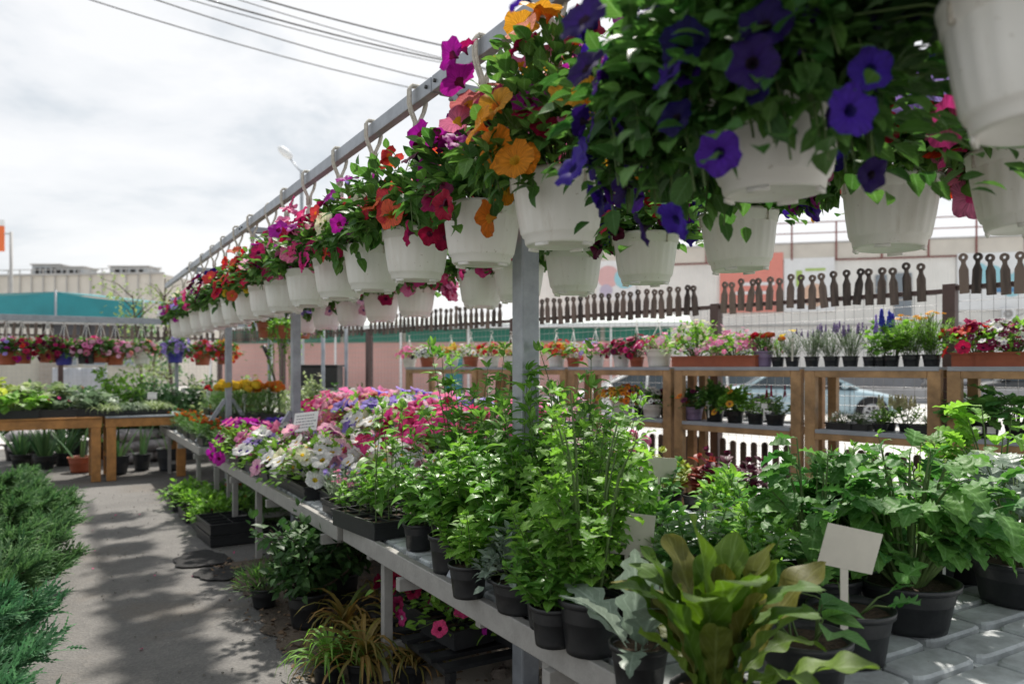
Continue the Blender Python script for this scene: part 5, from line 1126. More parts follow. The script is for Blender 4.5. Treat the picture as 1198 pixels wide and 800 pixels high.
# coloured leaves on the far edge of the bench
for px, zc, lm, l, H in ((757, 4.95, 'lime', 'lime yellow coleus at the far edge of the bench beside the cream card', .24), (784, 4.75, 'lime', 'second lime yellow coleus, right of the cream card', .20), (845, 4.6, 'purple', 'dark purple coleus in front of the shelf leg', .26), (868, 4.7, 'purple', 'low plum coloured coleus right of the dark purple one', .2),
        (815, 4.55, 'red', 'small red and lime coleus left of the dark purple one', .20), (727, 4.2, 'purple', 'purple basil between the two cream cards', .2)):
    p = W(px, zc); place(S(pot='black', ph=.13, r=.085, mode='stems', leaf='broad', lm=lm, R=.11, H=H, n=56, stems=6, ls=.10, seed=px), 'potted_coleus', l, 'potted plant', (p.x, p.y, T1 if p.x < BX1 else .62), None, 1., 'coloured leaf plants at the far bench edge')
for px, zc, s, l in ((955, 4.5, S(pot='black', ph=.14, r=.10, mode='juniper', leaf='needle', lm='juniper', R=.18, H=.32, n=900, stems=12, ls=.05, seed=2), 'small bushy conifer with soft needles on the far bench edge'),
        (950, 4.2, S(pot='black', ph=.12, r=.08, mode='stems', leaf='oval4', lm='red', R=.06, H=.24, n=70, stems=4, ls=.045, seed=3), 'upright plant with red brown leaves in front of the small conifer'),
        (745, 4.75, S(pot='black', ph=.12, r=.09, mode='mound', leaf='oval', lm='fresh', R=.14, H=.26, n=130, ls=.05, fl=(('pink', 'white', 'floret', 7, .02, 'umbel'),), seed=4), 'pink flowering pot standing up left of the cream card'),
        (990, 4.1, S(pot='black', ph=.12, r=.08, mode='stems', leaf='lance', lm='fresh', R=.1, H=.34, n=70, stems=5, ls=.09, seed=5), 'narrow leaved green plant right of the small conifer'),
        (1040, 4.0, S(pot='black', ph=.12, r=.08, mode='stems', leaf='lance', lm='fresh', R=.1, H=.38, n=70, stems=5, ls=.09, fl=(('white', 'green', 'floret', 8, .012, 'tips'),), seed=6), 'green plant with tiny white flower tips in front of the shelf leg'),
        (1085, 3.9, S(pot='black', ph=.12, r=.08, mode='stems', leaf='lance', lm='pale', R=.1, H=.36, n=70, stems=5, ls=.08, seed=7), 'pale green upright plant next to the tall shelf leg'),
        (1130, 3.8, S(pot='black', ph=.12, r=.08, mode='petioled', leaf='parsley', lm='fresh', R=.2, H=.36, n=22, per=3, ls=.10, seed=8), 'leafy green plant behind the bright green kale')):
    p = W(px, zc); zz = T1 if (p.x < BX1-.05) else .50
    if p.x >= BX1-.05: p = onX(px, BX1-.12, 0)
    place(s, 'potted_plant', l, 'potted plant', (p.x, p.y, T1), None, 1., 'plants along the far bench edge')

# labels on stakes
def stake(label, px, zc, zbase, w_, h_, stem, yaw, tilt=0., roll=0., m='card', tshape=False, lines=0, group='plant labels on stakes'):
    p = W(px, zc, zbase); t = thing('plant_label', label, 'plant label', p, -TH + yaw, group)
    g = G(); th = .0022
    o = bpy.data.objects.new('x', None); bpy.data.objects.remove(o)
    Mx = np.array(Matrix.Rotation(roll, 3, 'Y') @ Matrix.Rotation(tilt, 3, 'X'))
    g.box((0, 0, stem + h_/2), (w_, th, h_)); V = g.v[-1]; piv = np.array([0, 0, stem]); g.v[-1] = (V - piv) @ Mx.T + piv; a = ob('card', g.mesh('card', M[m], False), t, bevel=.001)
    g = G(); g.bar((0, .002, -.05), (0, .002, stem + .01), .012 if not tshape else .022, .0025 if not tshape else .003); ob('stake', g.mesh('stake', M['cardw' if m == 'cardw' else 'card'], False), t)
    rr = random.Random(px)
    for i in range(lines):
        g = G(); zc_ = stem + h_*(.82 - .62*i/max(1, lines-1)); x = -w_*.40
        while x < w_*.34:
            wd = w_*(.04+.09*rr.random()); g.box((x + wd/2, -th*.5-.0006, zc_), (wd, .0006, h_*.05)); x += wd + w_*.03
        for v in range(len(g.v)): g.v[v] = (g.v[v]-piv) @ Mx.T + piv
        ob('text_line', g.mesh('text_line', M['ink'], False), t)
    return t
zt = T1 + .10
stake('blank cream card held up beside the lime yellow coleus', 771, 3.9, zt, .175, .10, .17, .1, 0, .08)
stake('cream card partly hidden by leaves, lower left of the purple basil', 735, 3.35, zt, .10, .115, .10, .25, .1, .05)
stake('large blank cream card standing right behind the celery', 733, 2.42, zt, .155, .135, .135, -.1, .05, .1)
stake('white T shaped plastic label leaning in a black pot before the large kale', 988, 2.08, zt+.03, .16, .115, .15, .1, .1, .22, 'card', True)
stake('small pale card lying among the low herbs', 862, 3.3, zt, .09, .05, .09, .2, -.5, .1)
stake('thin white label standing left of the frosted kale', 1105, 2.85, zt, .03, .11, .12, .2, 0, .05, 'cardw')
p = W(361, 5.9); stake('white printed sign on a thin stake among the petunias left of the post', 356, 5.75, HT2+.08, .20, .155, .29, -.25, -.45, -.12, 'cardw', False, 5)

# ------------------------------------------------------------------ flower trays on the middle and farthest bench
PET = dict(pot='tray', ph=.085, r=.19, mode='mound', leaf='oval4', lm='fresh', R=.31, H=.24, n=300, ls=.055, droop=.06, gap=.5, shell=.5)
def pt(seed, *fl, **k):
    fl = [(c, e, f, int(q*1.35), z*1.62, h) for c, e, f, q, z, h in fl]
    return S(**{**PET, 'seed': seed, 'fl': tuple(fl), **k})
PB = {
 'white': pt(1, pf('white', 22, 'yellow', .038), pf('cream', 5, 'yellow', .036), pf('palepink', 6, 'lilac', .036)),
 'palepink': pt(2, pf('palepink', 24, 'magenta', .038), pf('white', 8, 'violet', .036)),
 'pink': pt(3, pf('pink', 28, 'hot', .038), pf('palepink', 8, 'pink', .036)),
 'magenta': pt(4, pf('magenta', 24, 'wine', .038), pf('pink', 6, 'hot', .036)),
 'lilac': pt(5, pf('lilac', 24, 'violet', .038), pf('white', 5, 'violet', .036)),
 'salmon pink': pt(6, pf('salmon', 24, 'hot', .038), pf('palepink', 8, 'hot', .036)),
 'crimson': pt(7, pf('crimson', 14, 'wine', .036), pf('hot', 12, 'crimson', .036)),
 'violet': pt(8, pf('violet', 20, 'deep', .036), pf('lilac', 8, 'violet', .036)),
 'hot pink': pt(9, pf('hot', 26, 'pink', .038), pf('white', 4, 'pink', .034)),
 'white striped': pt(10, pf('white', 18, 'violet', .038), pf('lilac', 8, 'deep', .036)),
}
rows = [(1.50, 'lane side', ['palepink', 'white', 'palepink', 'white striped', 'pink', 'magenta', 'magenta']),
        (1.90, 'second', ['white', 'hot pink', 'white', 'palepink', 'pink', 'salmon pink', 'violet']),
        (2.32, 'middle', ['hot pink', 'crimson', 'white', 'lilac', 'salmon pink', 'pink', 'crimson']),
        (2.72, 'fourth', ['pink', 'violet', 'pink', 'lilac', 'lilac', 'magenta', 'pink']),
        (3.05, 'back', ['palepink', 'pink', 'salmon pink', 'violet', 'pink', 'lilac', 'palepink'])]
ordn = ['first', 'second', 'third', 'fourth', 'fifth', 'sixth', 'seventh', 'eighth']
for x, rn, cs in rows:
    for i, c in enumerate(cs):
        y = 4.62 + i*.47
        if rn == 'lane side' and i == 0: continue
        place(PB[c], 'petunia_tray', f'tray of {c.replace("palepink", "pale pink")} petunias, {ordn[i]} from near end, {rn} row, middle bench', 'flower tray', (x + random.uniform(-.02, .02), y, HT2+.001 + (.182 if x > 2.2 else 0)), PI/2 + random.uniform(-.06, .06), (1. if x < 2.2 else 1.12) + random.uniform(-.05, .08), 'petunia trays on the middle bench')
t = thing('display_step', 'raised slatted step lifting the back rows of petunia trays', 'plant step', (2.08, 4.40, HT2))
for i in range(6): g = G(); g.box((.10 + i*.19, 1.6, .168), (.16, 3.3, .022)); ob('slat', g.mesh('slat', M['grate'], False), t, bevel=.002)
for y in (.1, 1.6, 3.1): g = G(); g.box((.57, y, .078), (1.1, .05, .154)); ob('support', g.mesh('support', M['steel'], False), t)
DI = lambda seed, c: S(pot='tray', ph=.075, r=.15, mode='stems', leaf='needle', lm='grey', R=.05, H=.15, n=420, stems=46, ext=(.15, .10), ls=.075, sr=.0014, el=.5, seed=seed, fl=((c, 'white', 'floret', 26, .017, 'tips'), ('white', c, 'floret', 10, .016, 'tips')))
for (x, y, c, l) in ((1.47, 4.30, 'pink', 'black cell tray of feathery dianthus with pink flowers at the corner of the middle bench'), (1.55, 4.62, 'lilac', 'black cell tray of feathery dianthus with mauve flowers behind the corner tray'), (1.85, 4.25, 'pink', 'second tray of pink dianthus, farther from the lane'), (2.2, 4.28, 'hot', 'tray of red pink dianthus behind the tall pepper seedlings')):
    place(DI(int(x*100), c), 'dianthus_tray', l, 'flower tray', (x, y, HT2+.001), PI/2, 1., 'dianthus trays')
MG = lambda seed, c, h=.2, n=12, s=.035: S(pot='tray', ph=.08, r=.17, mode='mound', leaf='needle', lm='petunia', R=.22, H=h, n=900, ls=.06, gap=.4, seed=seed, fl=((c, c, 'ball', n, s, 'stalk'),))
mg = [(1.5, 8.15, 'rust', .15, 16, .022, 'petunia'), (1.48, 8.95, 'rust', .16, 16, .02, 'x'), (1.48, 9.5, 'orange', .16, 14, .02, 'x'), (1.48, 10.1, 'rust', .16, 14, .02, 'x'), (1.5, 10.8, 'orange', .15, 12, .02, 'x'), (1.5, 11.5, 'rust', .15, 12, .02, 'x'),
      (1.84, 9.25, 'yellow', .28, 9, .062, 'x'), (1.84, 9.75, 'yellow', .29, 9, .062, 'x'), (1.84, 10.3, 'yellow', .28, 8, .06, 'x'), (2.16, 9.3, 'orange', .28, 10, .062, 'x'), (2.16, 9.85, 'orange', .28, 8, .06, 'x'), (1.84, 10.85, 'red', .24, 12, .035, 'x'), (2.4, 11.3, 'crimson', .2, 10, .03, 'x'), (1.95, 11.5, 'yellow', .18, 8, .03, 'x')]
t = thing('display_step', 'raised slatted step lifting the big yellow and orange marigolds', 'plant step', (1.67, 9.0, HT2))
for i in range(4): g = G(); g.box((.08 + i*.18, 1.05, .208), (.15, 2.1, .022)); ob('slat', g.mesh('slat', M['grate'], False), t, bevel=.002)
for y in (.1, 2.0): g = G(); g.box((.35, y, .098), (.68, .05, .194)); ob('support', g.mesh('support', M['steel'], False), t)
for i, (x, y, c, h, n, s, _) in enumerate(mg):
    place(MG(i, c, h, n, s), 'marigold_tray', f'black tray of {c} ' + ('small dark edged' if s < .03 else 'big globe' if s >= .05 else 'ruffled') + f' marigolds, ' + ('lane side' if x < 1.6 else 'inner') + f' row, {ordn[min(7, (i if i < 6 else i-6))]} from the near end', 'flower tray', (x, y, HT2+.001+(.221 if 1.7 < x < 2.3 and y < 11 else 0)), PI/2, 1., 'marigold trays on the farthest bench')
for (x, y, l) in ((2.6, 8.3, 'tray of plum violet pansies behind the big yellow marigolds'), (2.95, 8.2, 'tray of pale cream flowers behind the second steel post'), (3.0, 7.75+.25, 'tray of apricot and white flowers right of the second steel post')):
    c = 'violet' if 'plum' in l else 'cream' if 'cream' in l else 'apricot'
    place(pt(20+int(x*10), pf(c, 16, 'yellow', .03), pf('palepink', 10, 'white', .03)), 'flower_tray', l, 'flower tray', (x, y, HT2+.001 if y > 8.7 else HT2+.001), PI/2)
t = thing('plank_bridge', 'narrow grey bench top filling the gap behind the middle bench', 'bench', (BX0+.06, 7.78, HT2-.05)); g = G(); g.box((.95, .45, .022), (1.85, .88, .045)); ob('top', g.mesh('top', M['grate'], False), t, bevel=.003)
for x in (.1, 1.8):
    for y in (.1, .8):
        g = G(); g.box((x, y, -(HT2-.05)/2), (.045, .045, HT2-.052)); ob('leg', g.mesh('leg', M['steel'], False), t)
for px, zc, l in ((244, 10.2, 'small white tag under the yellow marigolds, left one'), (274, 9.3, 'thin white tag right of the yellow marigolds'), (286, 8.9, 'white tag below the orange marigolds')): stake(l, px, zc, HT2+.28, .055, .10, .16, .1, .1, .05, 'cardw', group='white tags in the marigolds')
stake('white tag on the grey topped wooden table', 133, 11.0, .87, .13, .10, .12, .2, 0, .03, 'cardw', False, 2, 'tags on the wooden tables'); stake('white tag at the back of the grey topped wooden table', 178, 11.5, .87, .13, .10, .16, .2, 0, 0, 'cardw', False, 2, 'tags on the wooden tables'); stake('small white tag among the succulents on the longer wooden table', 88, 11.2, .87, .07, .12, .18, .2, 0, 0, 'cardw', group='tags on the wooden tables')

# ------------------------------------------------------------------ plants under the benches
for x, y, s, l in ((1.26, 4.45, S(pot='black', ph=.20, r=.13, mode='bush', leaf='oval4', lm='dark', R=.36, H=.42, n=1500, stems=24, ls=.065, woody=True, seed=1), 'dark bushy plant in a black pot under the middle bench'),
        (1.55, 4.75, S(pot='black', ph=.20, r=.12, mode='bush', leaf='oval4', lm='dark', R=.30, H=.40, n=1000, stems=18, ls=.06, woody=True, seed=2), 'second dark bushy plant behind the first under the middle bench'),
        (1.12, 4.95, S(pot='black', ph=.12, r=.09, mode='mound', leaf='needle', lm='petunia', R=.22, H=.14, n=320, ls=.07, seed=3), 'low ferny plant at the lane edge left of the dark bush')):
    place(s, 'potted_shrub', l, 'potted plant', (x, y, .006), None, 1., 'plants on the ground under the benches')
for i, (px, py, n, h, l) in enumerate(((412, 800, 60, .34, 'yellow green sedge tuft in front of the nearest bench leg, left one'), (372, 800, 40, .26, 'low green sedge tuft at the lane edge'), (455, 775, 55, .36, 'yellow green sedge tuft just behind the nearest bench leg'), (470, 800, 40, .22, 'small lime sedge tuft right of the bench leg'), (430, 742, 45, .34, 'brown tipped sedge tuft behind the others'), (395, 757, 34, .36, 'tall bronze bladed tuft with bent tips'))):
    p = onplane(px, py, 0); place(S(pot='black', ph=.10, r=.08, mode='blades', leaf='strap', lm='yellow' if i not in (1,) else 'fresh', R=.2, H=h*1.08, n=int(n*1.3), spread=56, ls=.3, seed=i), 'sedge_pot', l, 'potted grass', (p.x+.05, p.y, .006), None, 1., 'yellow sedges by the bench leg')
rk = [(1.62, 3.55, 'crimson'), (1.62, 3.25, 'hot'), (1.86, 3.1, 'magenta'), (1.66, 3.86, 'crimson'), (1.88, 3.45, 'red')]
for i, (x, y, c) in enumerate(rk):
    place(pt(40+i, pf(c, 7, 'wine', .027), pf('hot', 3, 'white', .026), n=170, H=.13, R=.18, r=.13), 'petunia_tray', ('small black tray of crimson petunias on the low rack, lane side middle', 'small black tray of hot pink petunias low under the nearest bench', 'small black tray of purple petunias low under the nearest bench', 'small black tray of crimson petunias low under the gap between the benches', 'red petunia tray in the second line under the nearest bench', 'crimson petunia tray under the gap between the benches', 'pink petunia tray in the second line under the nearest bench')[i], 'flower tray', (x, y, .235), PI/2+.1, 1., 'petunia trays low under the nearest bench')
t = thing('low_rack', 'low dark slatted rack carrying petunia trays under the nearest bench', 'rack', (1.42, 2.92, 0))
for i in range(9): g = G(); g.box((.3, .06+i*.135, .215), (.62, .07, .018)); ob('slat', g.mesh('slat', M['blackp'], False), t)
for x in (.03, .57):
    g = G(); g.box((x, .62, .19), (.03, 1.2, .03)); ob('beam', g.mesh('beam', M['blackp'], False), t)
    for y in (.05, 1.15): g = G(); g.box((x, y, .088), (.035, .035, .174)); ob('leg', g.mesh('leg', M['blackp'], False), t)
gt = [(1.18, 6.35, 0, 'two empty black trays stacked on the ground at the lane edge, nearest'), (1.18, 6.9, 1, 'black tray of small green plants on the ground by the bench leg'), (1.15, 7.5, 1, 'black tray of leafy greens on the ground behind the bench leg'), (1.12, 8.2, 1, 'black tray of pale green plants on the ground nearest the wooden tables'), (1.55, 7.2, 2, 'black tray of rust leaved plants on the ground deeper under the bench'), (1.6, 6.5, 3, 'black tray of fine green plants on the ground deeper under the bench'), (1.55, 8.0, 2, 'black tray of mixed leaves on the ground under the gap')]
for x, y, k, l in gt:
    x += .10; y += .72
    if k == 0:
        for z in (.006, .10):
            a, b = pot_geo('tray', .24, .09); o = tag(ob('plant_tray', a.mesh('plant_tray', M['blackp'], False), None, (x, y, z), PI/2+.05), l.replace('two empty black trays stacked', 'lower empty black tray' if z < .05 else 'upper empty black tray'), 'plant tray', 'empty trays'); 
    else:
        place(S(pot='tray', ph=.10, r=.23, mode='mound', leaf=('x', 'oval4', 'oval', 'needle')[k], lm=('x', 'fresh', 'basil', 'petunia')[k], R=.28, H=.16, n=(0, 330, 260, 520)[k], ls=.06, droop=.05, gap=.6, seed=int(x*100+y*10), fl=((('rust', 'orange', 'floret', 9, .02, 'top'),) if k == 2 else ())), 'plant_tray', l, 'plant tray', (x, y, .006), PI/2, 1., 'trays on the ground under the benches')

# ------------------------------------------------------------------ junipers along the left edge of the lane
jun = [(-.34, 3.35, .50, .46, 'juniperb', 'nearest blue green juniper at the bottom left corner'), (-.36, 4.2, .46, .50, 'juniperb', 'second juniper from the camera on the left edge'), (-.86, 3.7, .5, .50, 'juniper', 'juniper behind the two nearest ones at the left frame edge'), (-.30, 5.05, .46, .46, 'juniper', 'third juniper from the camera along the lane edge'), (-.95, 4.9, .55, .55, 'juniper', 'inner juniper left of the third one'), (-.22, 6.0, .50, .48, 'juniper', 'fourth juniper along the lane, bulging furthest over the asphalt'), (-.95, 6.1, .55, .55, 'juniper', 'inner juniper left of the bulging one'),
       (-.22, 7.1, .48, .50, 'juniper', 'fifth juniper along the lane edge'), (-1.0, 7.3, .55, .58, 'juniper', 'inner bright green juniper in the middle of the left bed'), (-.26, 8.3, .46, .46, 'juniper', 'sixth juniper along the lane edge'), (-1.1, 8.6, .55, .55, 'juniper', 'inner juniper near the wooden tables'), (-.45, 9.5, .46, .44, 'juniper', 'farthest juniper in front of the wooden table leg'), (-1.4, 9.8, .55, .5, 'juniper', 'farthest inner juniper before the longer wooden table'), (-2.2, 9.3, .6, .55, 'juniper', 'juniper at the left frame edge before the longer wooden table')]
for i, (x, y, r_, h, lm, l) in enumerate(jun):
    x -= .14
    place(S(mode='juniper', leaf='spray', lm=lm, R=r_*.95, H=h*1.06, n=5200, stems=46, ls=.095, r=.1, h0=.0, woody=True, seed=i % 7), 'juniper', l, 'shrub', (x, y, 0), None, 1., 'junipers along the lane')

# ------------------------------------------------------------------ on, under and behind the wooden tables
ZT = .855
def row(items, z, grp):
    for (x, y, s, nm, l, c) in items: place(s, nm, l, c, (x, y, z), None, 1., grp)
sq = lambda seed, lm='fresh', H=.22: S(pot='tray', ph=.10, r=.26, mode='petioled', leaf='squash', lm=lm, R=.34, H=H*1.2, n=38, per=3, ls=.13, sr=.004, seed=seed)
wt = [(-1.62, .25, sq(1), 'black tray of light green squash seedlings at the left frame edge'), (-1.05, .25, sq(2, 'lime'), 'black tray of yellow green squash seedlings on the wooden table'), (-.50, .25, sq(3), 'third black tray of squash seedlings from the left'), (.0, .25, S(pot='tray', ph=.10, r=.19, mode='rosette', leaf='round', lm='grey', R=.2, H=.2, n=40, ls=.15, seed=1, fl=(('hot', 'crimson', 'petunia2', 4, .03, 'top'),)), 'black tray of grey green succulents near the table end'), (.36, .25, S(pot='tray', ph=.10, r=.14, mode='rosette', leaf='broad', lm='grey', R=.2, H=.2, n=36, ls=.19, seed=2), 'black tray of broad grey leaves at the right end of the longer table'),
      (-1.4, .62, sq(5, 'pale'), 'pale seedlings in the back row at the left'), (-.8, .62, sq(6, 'lime', .26), 'lime seedlings in the back row of the longer table'), (-.2, .62, sq(7, 'pale', .26), 'pale green seedlings in the middle of the back row, longer table'), (.3, .62, sq(8, 'grey'), 'grey seedlings in the back row near the table end')]
for x, dy, s, l in wt: place(s, 'seedling_tray', l, 'seedling tray', (x, TY+dy, ZT), 0, 1., 'trays on the longer wooden table')
for i, (x, dy, l) in enumerate(((.55, .2, 'grassy tray of small succulents on the grey table top'), (.9, .25, 'tray of wispy chives on the right end of the grey table top'), (1.2, .3, 'tray of pale thyme beside the marigolds'), (.62, .62, 'wispy grass tray at the back of the grey table top'), (1.15, .62, 'second wispy grass tray at the back of the grey table top'))):
    place(S(pot='tray', ph=.07, r=.15, mode='blades', leaf='strap', lm='pale' if i % 2 == 0 else 'grey', R=.1, H=.24, n=120, spread=40, ls=.2, seed=i), 'grass_tray', l, 'seedling tray', (x, TY+dy, ZT), 0, 1., 'grassy trays on the short wooden table')
ut = [(137, 10.9, 'tub', .17, .26, 'iris', 'round dark grey pot of irises right of the table leg, ribbed'), (166, 11.3, 'tub', .13, .24, 'iris', 'smaller dark grey pot beside the ribbed pot'), (198, 11.3, 'tub', .18, .32, 'iris', 'square looking dark grey pot with bare stems under the short table'), (222, 12.2, 'tub', .16, .26, 'fresh', 'dark pot almost hidden behind the bench leg'), (95, 11.1, 'terra', .18, .22, 'iris', 'terracotta pot under the longer wooden table'), (52, 11.4, 'black', .15, .2, 'iris', 'dark strap leaved plant under the longer wooden table'), (25, 11.6, 'black', .15, .2, 'iris', 'strap leaved plant under the table at the left frame edge'), (75, 11.8, 'black', .14, .2, 'iris', 'strap leaved plant behind the terracotta pot')]
for i, (px, zc, st, r_, h, lm, l) in enumerate(ut):
    p = W(px, zc); place(S(pot=st, ph=h, r=r_, mode='blades', leaf='iris', lm=lm, R=.2, H=.50 if lm == 'iris' else .2, n=(9, 5, 4, 20, 8, 46, 40, 40)[i], spread=35, ls=.3, seed=i), 'potted_iris', l, 'potted plant', (p.x, p.y, 0), None, 1., 'pots under the wooden tables')
m_bag = mat('grey_plastic_sack', (.30,.28,.29), .6, .35, 9, .4)
for i, (px, zc, l) in enumerate(((150, 12.1, 'grey sack under the short wooden table, left one'), (172, 12.4, 'grey sack under the short wooden table, middle one'), (196, 12.6, 'grey sack behind the pots by the bench'), (38, 12.0, 'grey sack under the longer wooden table'))):
    p = W(px, zc); g = G(); rr = np.random.default_rng(i)
    for lay in range(3):
        c = (rr.normal()*.04, rr.normal()*.04, .10+.17*lay); t_ = np.linspace(0, 2*PI, 24, endpoint=False); su = lambda q: np.sign(q)*np.abs(q)**.6
        g.loft([np.stack([c[0]+su(np.cos(t_))*a*(1+.05*np.sin(5*t_+lay)), c[1]+su(np.sin(t_))*a*.7, np.full(24, c[2]+z)], 1) for a, z in ((.02, -.09), (.26, -.085), (.33, -.03), (.33, .03), (.26, .085), (.02, .09))])
    t = thing('soil_sacks', l.replace('grey sack', 'stack of grey soil sacks'), 'sack', (p.x, p.y, 0), rr.random(), 'grey sacks under the wooden tables'); ob('sacks', g.mesh('sacks', m_bag), t)
hp = [(8, 13.9, 'terra', 'magenta', 'lilac', 'hanging pot with lilac and magenta flowers cut by the left frame edge'), (26, 13.6, 'terra', 'crimson', 'red', 'dark red brown hanging pot with crimson petunias'), (56, 13.8, 'terra', 'wine', 'crimson', 'hanging pot with dark wine flowers left of the blue pot'), (75, 13.4, 'blue', 'wine', 'crimson', 'blue hanging pot with purple black petunias'), (101, 13.6, 'grey', 'pink', 'palepink', 'hanging pot with soft pink flowers right of the blue pot'), (118, 13.4, 'terra', 'pink', 'hot', 'red hanging pot full of bright pink flowers'), (135, 13.7, 'terra', 'pink', 'palepink', 'hanging pot of pink flowers above the rose bushes'), (166, 13.4, 'white', 'salmon', 'palepink', 'hanging pot of salmon and cream flowers with one red bloom'), (205, 13.2, 'blue', 'lilac', 'lilac', 'blue hanging pot crowned with pale lilac flowers'), (237, 13.0, 'terra', 'red', 'hot', 'orange brown hanging pot with red petunias left of the third post'), (263, 13.2, 'terra', 'red', 'gold', 'hanging pot with red and yellow petunias right of the third post')]
for i, (px, zc, st, c1, c2, l) in enumerate(hp):
    p = onX(px, 0, 0); yy = 14.1; k = (px-599)/F; X_ = yy*(k*CT+ST)/(CT-k*ST); z0 = 1.54 + (.02*i % .06)
    place(S(pot=st, ph=.20, r=.15, hang=RZ-z0+.02, wirehang=True, mode='mound', leaf='oval4', lm='petunia', R=.29, H=.19, n=300, ls=.07, strands=5, L=.15, droop=.16, fl=(pf(c1, 26, 'wine', .045), pf(c2, 20, 'white' if i == 9 else c2, .045)), seed=i), 'flower_basket', l, 'hanging pot', (X_, yy-.0, z0), 0, 1., 'coloured pots hanging on the back rail')
rb = [(18, 12.5, 1.25, 'apricot', 'rose bush with one apricot bloom at the left frame edge'), (92, 13.0, 1.15, 'wine', 'rose bush with a near black bud standing above it'), (120, 12.7, 1.3, 'apricot', 'rose bush with a pale apricot bloom'), (138, 12.4, 1.5, 'white', 'tall fresh green rose bush with small white flowers'), (160, 12.8, 1.35, 'white', 'leafy rose bush in the middle of the row'), (184, 12.5, 1.3, 'red', 'rose bush with a single red bloom'), (205, 12.9, 1.3, 'white', 'grey green rose bush right of the red bloom'), (230, 13.2, 1.35, 'palepink', 'loose rose bush under the red hanging pot'), (272, 12.0, 1.35, 'white', 'bush with white variegated leaves right of the third post'), (290, 13.0, 1.5, 'brown', 'thin bush with brown leaves before the pink stall'), (55, 13.0, 1.1, 'white', 'low rose bush behind the squash seedlings')]
for i, (px, zc, h, c, l) in enumerate(rb):
    p = W(px, zc); place(S(pot='black', ph=.25, r=.17, mode='bush', leaf='oval4', lm=('pale' if px in (272,) else 'fresh' if px == 138 else 'brown' if c == 'brown' else 'rose') if c != 'brown' else 'bronze', R=.50, H=h-.25, n=1700 if c != 'brown' else 300, stems=20, ls=.085, woody=True, seed=i, fl=(((c, c, 'ball', 1 if c in ('red', 'wine', 'apricot') else 9, .055 if c in ('red', 'wine', 'apricot') else .035, 'tips'),) if c != 'brown' else ())), 'rose_bush', l, 'potted shrub', (p.x, p.y, 0), None, 1., 'rose bushes behind the wooden tables')
for i, (px, zc, h, c, l) in enumerate(((412, 9.3, 1.35, None, 'dense dark green bush on the aisle left of the shelves'), (436, 8.8, 1.25, 'white', 'white flowering rose bush beside the dense dark bush'), (458, 9.0, 1.25, 'white', 'white flowering rose bush touching the first shelf leg'), (360, 10.6, 1.5, 'cream', 'pale leaved bush right of the second post'), (400, 10.2, 1.1, None, 'small bush in the black container'), (345, 11.5, 1.3, 'cream', 'pale green bush behind the white printed sign'))):
    p = W(px, zc); place(S(pot='black', ph=.25, r=.17, mode='bush', leaf='oval4', lm=('dark' if i == 0 else 'pale' if i in (3, 5) else 'rose'), R=.36, H=h-.25, n=1100, stems=18, ls=.07, woody=True, seed=i+50, fl=(((c, c, 'ball', 12, .05, 'tips'),) if c == 'white' else (('cream', 'cream', 'floret', 10, .03, 'tips'),) if c else ())), 'flowering_bush', l, 'potted shrub', (p.x, p.y, 0), None, 1., 'bushes left of the shelves')
p = W(374, 11.6); t = thing('black_container', 'square black container on a pale stand in front of the pink stall', 'container', p, -TH); g = G(); g.box((0, 0, 1.36), (.62, .4, .32)); ob('body', g.mesh('body', M['blackp'], False), t, bevel=.02); g = G(); g.box((0, 0, 1.53), (.66, .44, .03)); ob('lid', g.mesh('lid', M['blackp'], False), t, bevel=.008); g = G(); g.box((0, 0, 1.17), (.66, .46, .04)); [g.box((x, y, .575), (.05, .05, 1.15)) for x in (-.28, .28) for y in (-.18, .18)]; ob('stand', g.mesh('stand', M['galv'], False), t)
for px, zc, l in ((378, 10.9, 'thin pale steel pole in front of the pink stall'), (405, 11.9, 'thin dark steel pole behind the dense bush'), (315, 13.2, 'thin grey steel pole left of the second post')):
    p = W(px, zc); t = thing('steel_pole', l, 'pole', p, 0, 'thin steel poles by the fence'); g = G(); g.tube([(0, 0, 0), (0, 0, 2.1 if px != 315 else 2.4)], .028, 8); ob('pole', g.mesh('pole', M['galv']), t); g = G(); g.box((0, 0, .01), (.14, .14, .02)); ob('foot', g.mesh('foot', M['galv'], False), t)
p = W(312, 10.5); t = thing('plant_stake', 'bent dark stake leaning under the terracotta hanging pot', 'stake', p, -TH); g = G(); g.tube([(-.02, 0, 1.75), (.06, 0, 1.5), (.15, 0, 1.2), (.18, 0, .8), (.18, 0, 0)], .016, 6); ob('rod', g.mesh('rod', M['brown']), t); g = G(); g.tube([(-.05, 0, 1.80), (-.02, 0, 1.75), (.02, 0, 1.66)], .03, 6); ob('handle', g.mesh('handle', M['blackp']), t)

# ------------------------------------------------------------------ flowers on the shelves
def shelfplant(px, s, name, label, cat, lower=False, off=.16, grp=None, sc=1.):
    p = SHpx(px, off); place(s, name, label, cat, (p.x, p.y, (1.50+.007) if not lower else 1.026+.007), (SANG if s.get('pot') in ('planter', 'tray') else None), sc, grp)
def pot_fl(st, r_, seed, cols, H=.12, n=120, hang=None, ft='pansy', fs=.028, cnt=26, lm='fresh', leaf='oval4', R_=None, ls=.04, how='top'):
    d = S(pot=st, ph=(r_*1.25 if st != 'planter' else .095), r=r_, mode='mound', leaf=leaf, lm=lm, R=(R_ or r_*1.55)*1.22, H=H*1.1, n=int(n*1.5), ls=ls*1.1, gap=.4, droop=.02, seed=seed, fl=tuple((c, e, ft, max(2, int(cnt*w_*1.35)), fs*1.12, how) for c, e, w_ in cols))
    if hang: d['hang'] = hang; d['wirehang'] = True
    return d
